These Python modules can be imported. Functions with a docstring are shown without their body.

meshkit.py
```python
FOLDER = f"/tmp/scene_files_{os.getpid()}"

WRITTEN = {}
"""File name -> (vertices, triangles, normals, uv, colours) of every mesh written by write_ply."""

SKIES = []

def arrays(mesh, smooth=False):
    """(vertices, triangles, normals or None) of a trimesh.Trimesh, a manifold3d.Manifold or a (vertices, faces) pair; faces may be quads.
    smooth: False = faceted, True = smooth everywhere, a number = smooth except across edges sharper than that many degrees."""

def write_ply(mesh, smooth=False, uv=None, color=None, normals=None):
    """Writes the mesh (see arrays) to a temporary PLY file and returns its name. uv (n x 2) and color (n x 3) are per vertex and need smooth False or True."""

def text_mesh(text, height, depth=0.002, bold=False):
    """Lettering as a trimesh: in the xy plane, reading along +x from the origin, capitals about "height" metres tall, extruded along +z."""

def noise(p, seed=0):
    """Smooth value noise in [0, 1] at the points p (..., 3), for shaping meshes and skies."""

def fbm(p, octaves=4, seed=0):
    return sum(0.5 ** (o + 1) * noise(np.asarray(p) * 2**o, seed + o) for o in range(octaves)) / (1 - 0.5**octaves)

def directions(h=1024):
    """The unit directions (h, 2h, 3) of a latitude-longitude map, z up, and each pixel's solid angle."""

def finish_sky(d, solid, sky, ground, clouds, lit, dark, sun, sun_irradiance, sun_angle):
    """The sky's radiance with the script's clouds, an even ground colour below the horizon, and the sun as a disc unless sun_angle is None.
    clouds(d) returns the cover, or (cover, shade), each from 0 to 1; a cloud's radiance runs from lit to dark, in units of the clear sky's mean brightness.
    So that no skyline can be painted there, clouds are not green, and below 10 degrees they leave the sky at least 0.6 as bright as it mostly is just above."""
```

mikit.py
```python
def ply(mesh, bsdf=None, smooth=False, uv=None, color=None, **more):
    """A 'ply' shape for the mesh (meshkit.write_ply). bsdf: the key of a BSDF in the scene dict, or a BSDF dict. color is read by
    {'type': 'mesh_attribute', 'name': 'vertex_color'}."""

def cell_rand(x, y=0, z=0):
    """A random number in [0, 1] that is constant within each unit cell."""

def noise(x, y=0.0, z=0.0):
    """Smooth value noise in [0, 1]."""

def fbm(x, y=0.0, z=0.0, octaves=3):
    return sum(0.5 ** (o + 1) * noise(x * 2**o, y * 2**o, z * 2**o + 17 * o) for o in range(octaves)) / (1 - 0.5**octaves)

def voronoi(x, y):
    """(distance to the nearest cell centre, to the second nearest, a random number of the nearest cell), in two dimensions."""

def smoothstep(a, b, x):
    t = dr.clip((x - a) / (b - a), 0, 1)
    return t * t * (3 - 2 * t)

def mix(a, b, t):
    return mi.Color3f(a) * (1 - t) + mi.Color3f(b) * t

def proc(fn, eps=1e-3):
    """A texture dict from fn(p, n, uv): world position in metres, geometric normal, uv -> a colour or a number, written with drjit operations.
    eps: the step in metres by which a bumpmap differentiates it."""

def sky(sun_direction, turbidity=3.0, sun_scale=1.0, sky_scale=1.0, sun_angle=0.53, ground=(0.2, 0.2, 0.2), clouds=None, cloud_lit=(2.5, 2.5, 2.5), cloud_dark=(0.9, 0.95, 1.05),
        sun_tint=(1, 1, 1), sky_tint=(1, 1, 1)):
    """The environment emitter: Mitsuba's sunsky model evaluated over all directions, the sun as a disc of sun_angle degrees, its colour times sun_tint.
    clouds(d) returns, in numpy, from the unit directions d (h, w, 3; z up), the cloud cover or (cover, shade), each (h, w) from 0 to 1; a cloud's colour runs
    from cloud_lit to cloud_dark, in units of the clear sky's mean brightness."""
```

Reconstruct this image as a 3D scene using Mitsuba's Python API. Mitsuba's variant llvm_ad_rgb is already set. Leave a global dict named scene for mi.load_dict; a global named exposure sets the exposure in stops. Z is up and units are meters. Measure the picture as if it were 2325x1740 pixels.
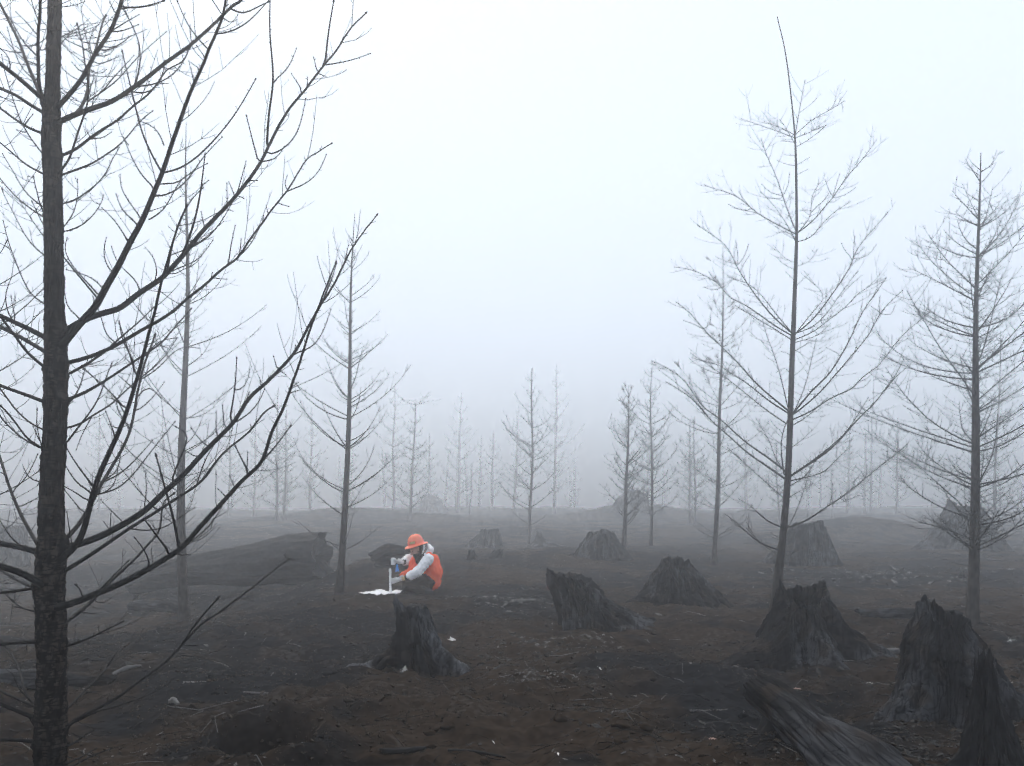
import math, random
import numpy as np, trimesh, manifold3d as m3
import drjit as dr, mitsuba as mi
import mikit, meshkit
from scipy.interpolate import CubicSpline

T = mi.ScalarTransform4f
scene, labels = {}, {}

# ---------------------------------------------------------------- camera, light, exposure
# the photograph measures 2325 x 1740; F is its focal length in those pixels, EYE the lens height, HOR the row of the horizon
F, EYE, HOR, CX = 1825.0, 1.35, 1150.0, 1162.5
scene['camera'] = {
    'type': 'perspective', 'fov': math.degrees(2 * math.atan(2325 / 2 / F)), 'fov_axis': 'x',
    'principal_point_offset_y': (870.0 - HOR) / 1740.0,
    'near_clip': 0.05, 'far_clip': 2000.0,
    'to_world': T().look_at(origin=[0, 0, EYE], target=[0, 10, EYE], up=[0, 0, 1]),
    'medium': {'type': 'ref', 'id': 'fog'},
}
scene['sky'] = mikit.sky((-0.25, 0.45, 0.85), turbidity=3, sun_scale=0.1, sun_angle=30, ground=(0.04, 0.04, 0.04),
                         clouds=lambda d: 1.0, cloud_lit=(0.885, 0.995, 1.15))
exposure = 3.62
FOG = 0.0225
scene['fog'] = {'type': 'homogeneous', 'albedo': {'type': 'rgb', 'value': [0.97, 0.975, 0.98]}, 'sigma_t': FOG,
                'phase': {'type': 'hg', 'g': 0.84}}
scene['haze'] = {'type': 'cube', 'to_world': T().translate([0, 90, 4.75]).scale([300, 300, 6.75]),
                 'bsdf': {'type': 'null'}, 'interior': {'type': 'ref', 'id': 'fog'}}
labels['haze'] = {'label': 'pale grey fog hanging over the whole burnt clearing', 'kind': 'stuff'}


# ---------------------------------------------------------------- helpers
def tag(key, label=None, cat=None, group=None, kind=None):
    e = labels.setdefault(key, {})
    for k, v in (('label', label), ('category', cat), ('group', group), ('kind', kind)):
        if v:
            e[k] = v
    return key


COUNT = {}


def numbered(name):
    n = COUNT.get(name, -1) + 1
    COUNT[name] = n
    return name if n == 0 else f'{name}_{n:03d}'


def thing(name, label, cat, group=None):
    return tag(numbered(name), label, cat, group)


def put(name, mesh, bsdf, parent=None, smooth=40, label=None, cat=None, group=None, kind=None):
    key = numbered(f'{parent}__{name}' if parent else name)
    if isinstance(mesh, MB):
        mesh = mesh.get()
    scene[key] = mikit.ply(mesh, bsdf, smooth=smooth)
    if label or cat or group or kind:
        tag(key, label, cat, group, kind)
    return key


def nrm(v):
    v = np.asarray(v, float)
    return v / (np.linalg.norm(v, axis=-1, keepdims=True) + 1e-12)


class MB:
    """Collects vertices and triangles of one mesh."""

    def __init__(self):
        self.v, self.f, self.n = [], [], 0

    def add(self, v, f):
        self.v.append(np.asarray(v, float))
        self.f.append(np.asarray(f, int) + self.n)
        self.n += len(v)
        return self

    def mesh(self, m):
        return self.add(m.vertices, m.faces)

    def tube(self, p, r, sides=5, cap=True):
        """A tapered tube along the points p with radii r."""
        p = np.asarray(p, float)
        n = len(p)
        r = np.broadcast_to(np.asarray(r, float), (n,))
        t = nrm(np.gradient(p, axis=0))
        a = np.cross(t, [0.31, 0.52, 0.8] if abs(t[0] @ nrm([0.31, 0.52, 0.8])) < 0.9 else [1, 0, 0])
        a = nrm(a)
        b = np.cross(t, a)
        g = np.arange(sides) * 2 * np.pi / sides
        v = p[:, None] + r[:, None, None] * (np.cos(g)[None, :, None] * a[:, None] + np.sin(g)[None, :, None] * b[:, None])
        i, j = np.meshgrid(np.arange(n - 1), np.arange(sides), indexing='ij')
        k = (j + 1) % sides
        q = np.stack([i * sides + j, i * sides + k, (i + 1) * sides + k, (i + 1) * sides + j], -1).reshape(-1, 4)
        f = np.vstack([q[:, [0, 1, 2]], q[:, [0, 2, 3]]])
        v = v.reshape(-1, 3)
        if cap:
            v = np.vstack([v, p[-1] + t[-1] * r[-1] * 0.6, p[0]])
            jj = np.arange(sides)
            e = (n - 1) * sides
            f = np.vstack([f, np.stack([e + jj, e + (jj + 1) % sides, jj * 0 + n * sides], 1),
                           np.stack([(jj + 1) % sides, jj, jj * 0 + n * sides + 1], 1)])
        return self.add(v, f)

    def get(self):
        return np.vstack(self.v), np.vstack(self.f)


def curve(p, n):
    """n points on a smooth curve through the points p, evenly by length."""
    p = np.asarray(p, float)
    if len(p) < 2:
        return p
    s = np.concatenate([[0], np.cumsum(np.linalg.norm(np.diff(p, axis=0), axis=1) ** 0.7 + 1e-9)])
    u = np.linspace(0, s[-1], n)
    if len(p) == 2:
        return np.stack([np.interp(u, s, p[:, k]) for k in range(p.shape[1])], 1)
    return CubicSpline(s, p, bc_type='natural')(u)


def ss(a, b, x):
    t = np.clip((x - a) / (b - a), 0, 1)
    return t * t * (3 - 2 * t)


# ---------------------------------------------------------------- the lie of the land
BUMPS = [  # x, y, radius x, radius y, height
    (-2.6, 16.5, 1.3, 1.0, 0.22), (8.2, 56, 4.5, 3.0, 1.0), (14.0, 33, 3.2, 2.0, 0.95), (-9, 50, 6, 3, 0.6), (4.2, 9.4, 1.6, 0.9, 0.10), (2.2, 21, 2.4, 1.2, 0.25), (-9.0, 21, 4.0, 2.0, 0.45), (0.5, 19, 1.2, 0.8, 0.2)]


def land(x, y):
    """Large shapes of the ground."""
    x, y = np.broadcast_arrays(np.asarray(x, float), np.asarray(y, float))
    z = 0.75 * ss(22, 92, y) - 1.6 * ss(100, 160, y)
    z = z - 0.50 * ss(-2.3, -5.4, x) * ss(6.5, 12.5, y) * (1 - ss(24, 36, y))
    q = np.stack([x, y, 0 * x], -1)
    z = z + 0.35 * (meshkit.fbm(q / 7.0 + 3.3, 2, 5) - 0.5) * ss(5, 14, y)
    z = z + (1.5 + 1.6 * ss(40, 80, y)) * (meshkit.fbm(q / 17.0 + 7.7, 3, 9) - 0.5) * ss(16, 40, y)
    for bx, by, rx, ry, h in BUMPS:
        e = ((x - bx) / rx) ** 2 + ((y - by) / ry) ** 2
        z = z + h * np.exp(-e)
    return z


def at(px, py, d):
    """The point at depth d seen at that pixel of the photograph."""
    return np.array([(px - CX) / F * d, d, EYE - (py - HOR) / F * d])


def stand(px, py):
    """The point of the ground seen at that pixel."""
    d = np.concatenate([np.arange(2.5, 40, 0.02), np.arange(40, 104, 0.1)])
    p = at(px, py, d[:, None] * 1.0) if False else np.stack([(px - CX) / F * d, d, EYE - (py - HOR) / F * d], 1)
    h = land(p[:, 0], p[:, 1])
    hit = np.nonzero(p[:, 2] <= h)[0]
    i = hit[0] if len(hit) else len(d) - 1
    return np.array([p[i, 0], p[i, 1], h[i]])


def ground_at(x, y):
    return float(land(np.array([x]), np.array([y]))[0])
# ---------------------------------------------------------------- materials
def lump(p, s, o=2):
    return mikit.fbm(p.x * s, p.y * s, p.z * s, o)


def principled(name, fn, rough=0.85, bump=None, scale=0.004, eps=0.002, spec=0.3, twosided=True, **more):
    col = fn if isinstance(fn, dict) else {'type': 'rgb', 'value': list(fn)} if isinstance(fn, (tuple, list)) else mikit.proc(fn)
    b = {'type': 'principled', 'base_color': col, 'roughness': rough, 'specular': spec, **more}
    if bump:
        b = {'type': 'bumpmap', 'arbitrary': mikit.proc(bump, eps), 'scale': scale, 'bsdf': b}
    scene[name] = {'type': 'twosided', 'bsdf': b} if twosided else b
    return name


def soil_col(p, n, uv):
    big = mikit.fbm(p.x * 0.55 + 4, p.y * 0.55 + 9, 0.0, 3)
    mid = mikit.fbm(p.x * 3.1, p.y * 3.1, 3.0, 3)
    fine = mikit.fbm(p.x * 26, p.y * 26, p.z * 26, 2)
    brown = mikit.smoothstep(0.40, 0.60, big * 0.6 + mid * 0.4)
    c = mikit.mix((0.0062, 0.0069, 0.0084), (0.0190, 0.0128, 0.0086), brown)
    ash = mikit.smoothstep(0.60, 0.74, mid) * mikit.smoothstep(0.45, 0.7, fine)
    c = mikit.mix(c, (0.032, 0.031, 0.031), ash * 0.35)
    return c * (0.55 + 0.9 * fine)


def soil_bump(p, n, uv):
    return mikit.fbm(p.x * 22, p.y * 22, p.z * 22, 3)


principled('soil', soil_col, 0.95, soil_bump, 0.022, 0.004, spec=0.06)


def bark_col(p, n, uv):
    a = mikit.fbm(p.x * 55, p.y * 55, p.z * 30, 3)
    plate = mikit.smoothstep(0.30, 0.70, mikit.fbm(p.x * 60, p.y * 60, p.z * 24, 3)) * mikit.smoothstep(0.0, 0.12, dr.abs(mikit.fbm(p.x * 21, p.y * 21, p.z * 60 + 3, 2) - 0.5))
    scorch = mikit.smoothstep(0.40, 0.60, mikit.fbm(p.x * 5, p.y * 5, p.z * 2.2, 2))
    c = mikit.mix((0.0045, 0.0043, 0.0044), (0.040, 0.031, 0.025), plate * (0.35 + 0.65 * a))
    return c * (0.35 + 0.9 * scorch)


principled('bark', bark_col, 0.9, lambda p, n, uv: mikit.fbm(p.x * 70, p.y * 70, p.z * 45, 2), 0.006, 0.002, spec=0.2)
principled('bark_far', lambda p, n, uv: mikit.mix((0.012, 0.0105, 0.0100), (0.036, 0.029, 0.025), mikit.fbm(p.x * 24, p.y * 24, p.z * 12, 2)), 0.9, spec=0.2)
principled('branch', lambda p, n, uv: mikit.mix((0.0045, 0.005, 0.006), (0.016, 0.0155, 0.0155), mikit.noise(p.x * 60, p.y * 60, p.z * 60)), 0.85, spec=0.2)
principled('dead_needle', (0.10, 0.065, 0.045), 0.9)


def char_col(p, n, uv):
    g = mikit.fbm(p.x * 34, p.y * 34, p.z * 3.5, 3)
    patch = mikit.smoothstep(0.46, 0.66, mikit.fbm(p.x * 3.0 + 11, p.y * 3.0, p.z * 2.2, 3))
    c = mikit.mix((0.014, 0.0145, 0.016), (0.046, 0.047, 0.050), patch)
    soil = mikit.smoothstep(0.55, 0.7, mikit.fbm(p.x * 5 + 3, p.y * 5, p.z * 5 + 8, 2))
    c = mikit.mix(c, (0.050, 0.036, 0.026), soil * 0.6)
    return c * (0.5 + 1.0 * g)


def char_bump(p, n, uv):
    return mikit.fbm(p.x * 42, p.y * 42, p.z * 5, 3)


principled('char', char_col, 0.8, char_bump, 0.03, 0.003, spec=0.35)
principled('char_dark', lambda p, n, uv: mikit.mix((0.004, 0.004, 0.005), (0.013, 0.0125, 0.0125), mikit.fbm(p.x * 18, p.y * 18, p.z * 18, 2)), 0.8, char_bump, 0.03, 0.003)
principled('wood_grey', lambda p, n, uv: mikit.mix((0.04, 0.04, 0.043), (0.14, 0.135, 0.13), mikit.fbm(p.x * 30, p.y * 30, p.z * 30, 2)), 0.9)
principled('wood_pale', (0.55, 0.54, 0.52), 0.8)
principled('chip_char', lambda p, n, uv: mikit.mix((0.004, 0.0045, 0.0055), (0.022, 0.0215, 0.0215), mikit.cell_rand(p.x * 45, p.y * 45, 1.0)), 0.75, spec=0.4)
principled('chip_brown', lambda p, n, uv: mikit.mix((0.010, 0.0075, 0.0055), (0.034, 0.025, 0.0185), mikit.cell_rand(p.x * 45, p.y * 45, 1.0)), 0.9)
principled('chip_ash', lambda p, n, uv: mikit.mix((0.03, 0.03, 0.032), (0.13, 0.125, 0.12), mikit.cell_rand(p.x * 40, p.y * 40, 1.0)), 0.9)
principled('hivis', lambda p, n, uv: mikit.mix((0.92, 0.105, 0.040), (0.97, 0.165, 0.070), mikit.fbm(p.x * 25, p.y * 25, p.z * 25, 2)), 0.75)
principled('hat_orange', (0.95, 0.215, 0.115), 0.4, spec=0.5)
principled('hat_tape', (0.55, 0.40, 0.20), 0.5)
principled('white_cloth', lambda p, n, uv: mikit.mix((0.80, 0.80, 0.81), (0.92, 0.92, 0.92), mikit.fbm(p.x * 20, p.y * 20, p.z * 20, 2)), 0.9)
principled('white_plastic', (0.78, 0.78, 0.79), 0.4)
principled('glove', (0.62, 0.62, 0.60), 0.9)
principled('glove_cuff', (0.62, 0.45, 0.22), 0.9)
principled('trouser', lambda p, n, uv: mikit.mix((0.020, 0.016, 0.012), (0.040, 0.031, 0.023), mikit.fbm(p.x * 18, p.y * 18, p.z * 18, 2)), 0.95)
principled('black_cloth', (0.018, 0.017, 0.017), 0.9)
principled('skin', (0.42, 0.25, 0.19), 0.6)
principled('hair', (0.018, 0.012, 0.010), 0.7)
principled('blue_fabric', (0.06, 0.24, 0.62), 0.7)
# ---------------------------------------------------------------- trees
def bud_end(p, r, s=2.0):
    """A tube's points and radii with a small bud at its tip."""
    t = nrm(p[-1] - p[-2])
    rb = max(r[-1] * s, 0.0016)
    return np.vstack([p, p[-1] + t * rb * 0.8, p[-1] + t * rb * 2.0, p[-1] + t * rb * 3.4]), np.concatenate([r, [rb, rb * 0.9, rb * 0.3]])


def limb(mb, p, r, sides=5, bud=1.6):
    if bud:
        p, r = bud_end(p, r, bud)
    mb.tube(p, r, sides)


def spurs(mb, rng, p, r, step, lo, hi, rad, sides=3):
    """Short pegs that stick out of a branch all round."""
    seg = np.linalg.norm(np.diff(p, axis=0), axis=1)
    s = np.concatenate([[0], np.cumsum(seg)])
    for d in np.arange(step * rng.uniform(0.4, 1), s[-1] * 0.99, step):
        d = min(d * rng.uniform(0.96, 1.04), s[-1])
        o = np.array([np.interp(d, s, p[:, k]) for k in range(3)])
        i = min(np.searchsorted(s, d), len(p) - 1)
        t = nrm(p[i] - p[i - 1])
        side = nrm(np.cross(t, rng.normal(size=3)))
        L = rng.uniform(lo, hi)
        q = nrm(side + t * rng.uniform(0.1, 0.7) + [0, 0, rng.uniform(0, 0.35)])
        rr = rad * rng.uniform(0.7, 1.2)
        mb.tube([o, o + q * L * 0.6, o + q * L + [0, 0, L * 0.12]], [rr, rr * 0.85, rr * 0.55], sides)


def twigs(mb, rng, p, r, step, Lmax, rad, sides=3, start=0.18, up=0.45, sub=0.0, flat=0.85, segs=4):
    """Side twigs in two ranks that curve upwards."""
    seg = np.linalg.norm(np.diff(p, axis=0), axis=1)
    s = np.concatenate([[0], np.cumsum(seg)])
    n, sgn = s[-1], 1
    d = n * start
    while d < n * 0.97:
        o = np.array([np.interp(d, s, p[:, k]) for k in range(3)])
        i = min(max(np.searchsorted(s, d), 1), len(p) - 1)
        t = nrm(p[i] - p[i - 1])
        h = nrm(np.cross(t, [0, 0, 1.0]))
        u = np.cross(h, t)
        a = rng.normal(0, 1 - flat) * 2.2
        side = h * sgn * math.cos(a) + u * math.sin(a)
        f = d / n
        L = Lmax * (0.35 + 0.65 * math.sin(math.pi * min(1, 0.25 + 0.8 * (1 - f)))) * rng.uniform(0.35, 1.1)
        q = nrm(side * rng.uniform(0.7, 1.1) + t * rng.uniform(0.6, 1.0))
        pts = [o]
        for k in range(segs):
            pts.append(pts[-1] + q * L / segs)
            q = nrm(q + np.array([0, 0, up * 1.2 / segs]) + rng.normal(0, 0.05, 3))
        rr = rad * rng.uniform(0.75, 1.15)
        pts = np.array(pts)
        mb.tube(pts, np.linspace(rr, rr * 0.5, segs + 1), sides)
        if sub and L > Lmax * 0.45:
            for m in range(rng.integers(1, 4)):
                j = rng.integers(1, segs)
                b = nrm(pts[j + 1] - pts[j])
                c = nrm(np.cross(b, rng.normal(size=3)) * 0.9 + b + [0, 0, 0.5])
                e = L * sub * rng.uniform(0.4, 1)
                mb.tube([pts[j], pts[j] + c * e * 0.5, pts[j] + c * e + [0, 0, e * 0.1]], [rr * 0.6, rr * 0.5, rr * 0.35], sides)
        sgn = -sgn
        d += step * rng.uniform(0.5, 1.5)


def trunk_mesh(c, r, sides, rng, rough=0.0, knots=()):
    """A trunk along the points c with radii r; knots (index along c, azimuth, size) swell it where branches leave."""
    n = len(c)
    g = np.arange(sides) * 2 * np.pi / sides
    gg, hh = np.meshgrid(g, np.arange(n))
    rad = np.repeat(np.asarray(r)[:, None], sides, 1)
    if rough:
        q = np.stack([np.cos(gg) * 2.2, np.sin(gg) * 2.2, c[:, 2][:, None] * 9 + 0 * gg], -1)
        q2 = np.stack([np.cos(gg) * 9, np.sin(gg) * 9, c[:, 2][:, None] * 55 + 0 * gg], -1)
        rad = rad * (1 + rough * ((meshkit.fbm(q, 2, 3) - 0.5) * 0.9 + (meshkit.noise(q2, 4) - 0.5) * 1.0))
        h = rng.random(rad.shape)
        rad = rad * (1 + rough * 0.4 * (h > 0.85) * rng.random(rad.shape))
    for z, a, s in knots:
        dz = (c[:, 2][:, None] - z) / (s * 1.3)
        da = np.angle(np.exp(1j * (gg - a)))
        rad = rad + s * 0.5 * np.exp(-dz ** 2 - (da / 0.55) ** 2)
    v = np.stack([c[:, 0][:, None] + rad * np.cos(gg), c[:, 1][:, None] + rad * np.sin(gg), c[:, 2][:, None] + 0 * gg], -1).reshape(-1, 3)
    i, j = np.meshgrid(np.arange(n - 1), np.arange(sides), indexing='ij')
    k = (j + 1) % sides
    q = np.stack([i * sides + j, i * sides + k, (i + 1) * sides + k, (i + 1) * sides + j], -1).reshape(-1, 4)
    f = np.vstack([q[:, [0, 1, 2]], q[:, [0, 2, 3]]])
    v = np.vstack([v, c[-1]])
    jj = np.arange(sides)
    f = np.vstack([f, np.stack([(n - 1) * sides + jj, (n - 1) * sides + (jj + 1) % sides, jj * 0 + n * sides], 1)])
    return v, f


# the two trees that stand nearest are read off the photograph branch by branch: pixel tracks of a branch, its width in pixels at both ends,
# and how many metres its tip comes nearer (-) or goes farther (+) than the trunk
ZONES = {'A': (2.3644, 0, 0), 'B': (2.3644, 0, 700), 'C': (2.765, 0, 1200), 'D': (2.3644, 1425, 0), 'E': (2.3644, 1425, 600),
         'G': (4.7289, 0, 0), 'H': (4.7289, 300, 250), 'I': (4.7289, 0, 600), 'L': (2.765, 1525, 1230)}


def track(text):
    out, zone, num = [], None, []
    for w in text.split():
        if w in ZONES:
            zone = ZONES[w]
        else:
            num.append(float(w))
            if len(num) == 2:
                out.append([num[0] / zone[0] + zone[1], num[1] / zone[0] + zone[2]])
                num = []
    keep = [out[0]]
    for q in out[1:]:
        if math.hypot(q[0] - keep[-1][0], q[1] - keep[-1][1]) > 7 or len(out) < 4:
            keep.append(q)
    return np.array(keep)


def lift(px, d):
    """Pixels at depths d as points."""
    return np.stack([(px[:, 0] - CX) / F * d, d, EYE - (px[:, 1] - HOR) / F * d], 1)


def traced_tree(label, name, axis, d0, branches, bark, seed, twig, spur, rough, sides):
    rng = np.random.default_rng(seed)
    key = thing(name, label, 'tree')
    ax = np.array(axis)  # pixel x, pixel y, pixel width, from the foot to the top
    px = lift(ax[:, :2], np.full(len(ax), d0))
    o = np.argsort(px[:, 2])
    px, w = px[o], ax[o, 2] / 2 / F * d0
    zz = np.arange(px[0, 2], px[-1, 2], 0.012 if rough > 0.05 else 0.03)
    c = np.stack([np.interp(zz, px[:, 2], px[:, 0]), np.full(len(zz), d0), zz], 1)
    ker = np.hanning(25) / np.hanning(25).sum()
    c[:, 0] = np.convolve(np.pad(c[:, 0], 12, 'edge'), ker, 'valid')
    r = np.convolve(np.pad(np.interp(zz, px[:, 2], w), 12, 'edge'), ker, 'valid')
    knots, todo = [], []
    for b in branches:
        w0, w1, k, text = b[:4]
        q = track(text)
        n = max(6, int(np.linalg.norm(np.diff(q, axis=0), axis=1).sum() / 14))
        q = curve(q, n)
        q = q + rng.normal(0, 0.35, q.shape) * np.linspace(0, 1, n)[:, None]
        t = np.linspace(0, 1, n)
        p0 = lift(q[:1], np.array([d0]))[0]
        xt, rt = np.interp(p0[2], c[:, 2], c[:, 0]), np.interp(p0[2], c[:, 2], r)
        on = abs(p0[0] - xt) < rt * 2.0
        dx = np.clip(p0[0] - xt, -rt, rt)
        dy = math.copysign(math.sqrt(max(rt * rt - dx * dx, 0)), k) * 0.9
        d = d0 + dy + (k - dy * 0.5) * t
        p = lift(q, d)
        rad = np.interp(t, [0, 0.5, 1], [w0, w0 * 0.45 + w1 * 0.45, w1]) / 2 / F * d * 0.88
        if on:
            foot = np.array([xt, d0 + dy * 0.2, p[0, 2] - 0.02])
            p = np.vstack([foot, p])
            rad = np.concatenate([[rad[0] * 1.35], rad])
            if w0 > 6:
                knots.append((p0[2], math.atan2(dy, dx if abs(dx) > 1e-6 else 1e-6), rad[0] * 1.3))
        todo.append((p, rad, b[4] if len(b) > 4 else (), d, q))
    put('trunk', trunk_mesh(c, r, sides, rng, rough, knots), bark, key, smooth=50 if rough > 0.05 else True)
    for p, rad, subs, d, q in todo:
        mb = MB()
        limb(mb, p, rad, 7 if rad[0] > 0.008 else 5)
        L = np.linalg.norm(np.diff(p, axis=0), axis=1).sum()
        spurs(mb, rng, p[1:], rad, spur[0], spur[1], spur[2], spur[3])
        if twig and L > 0.35:
            twigs(mb, rng, p[1:], rad, *twig)
        bk = put('branch', mb, 'branch', key, smooth=True)
        known = [(q, d)]
        for w0, w1, k, text in subs:
            s = curve(track(text), max(5, int(np.linalg.norm(np.diff(track(text), axis=0), axis=1).sum() / 12)))
            q, d = min(known, key=lambda e: np.linalg.norm(e[0] - s[0], axis=1).min())
            j = np.argmin(np.linalg.norm(q - s[0], axis=1))
            t = np.linspace(0, 1, len(s))
            dd = d[j] + k * t
            known.append((s, dd))
            sp = lift(s, dd)
            if np.linalg.norm(q[j] - s[0]) < 14:
                sp[0] = lift(q[j:j + 1], d[j:j + 1])[0]
            sr = np.interp(t, [0, 1], [w0, w1]) / 2 / F * dd
            mb = MB()
            limb(mb, sp, sr, 5, 1.9)
            spurs(mb, rng, sp, sr, spur[0] * 0.8, spur[1] * 0.5, spur[2] * 0.5, spur[3] * 0.8)
            put('twig', mb, 'branch', bk, smooth=True)
    return key


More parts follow.
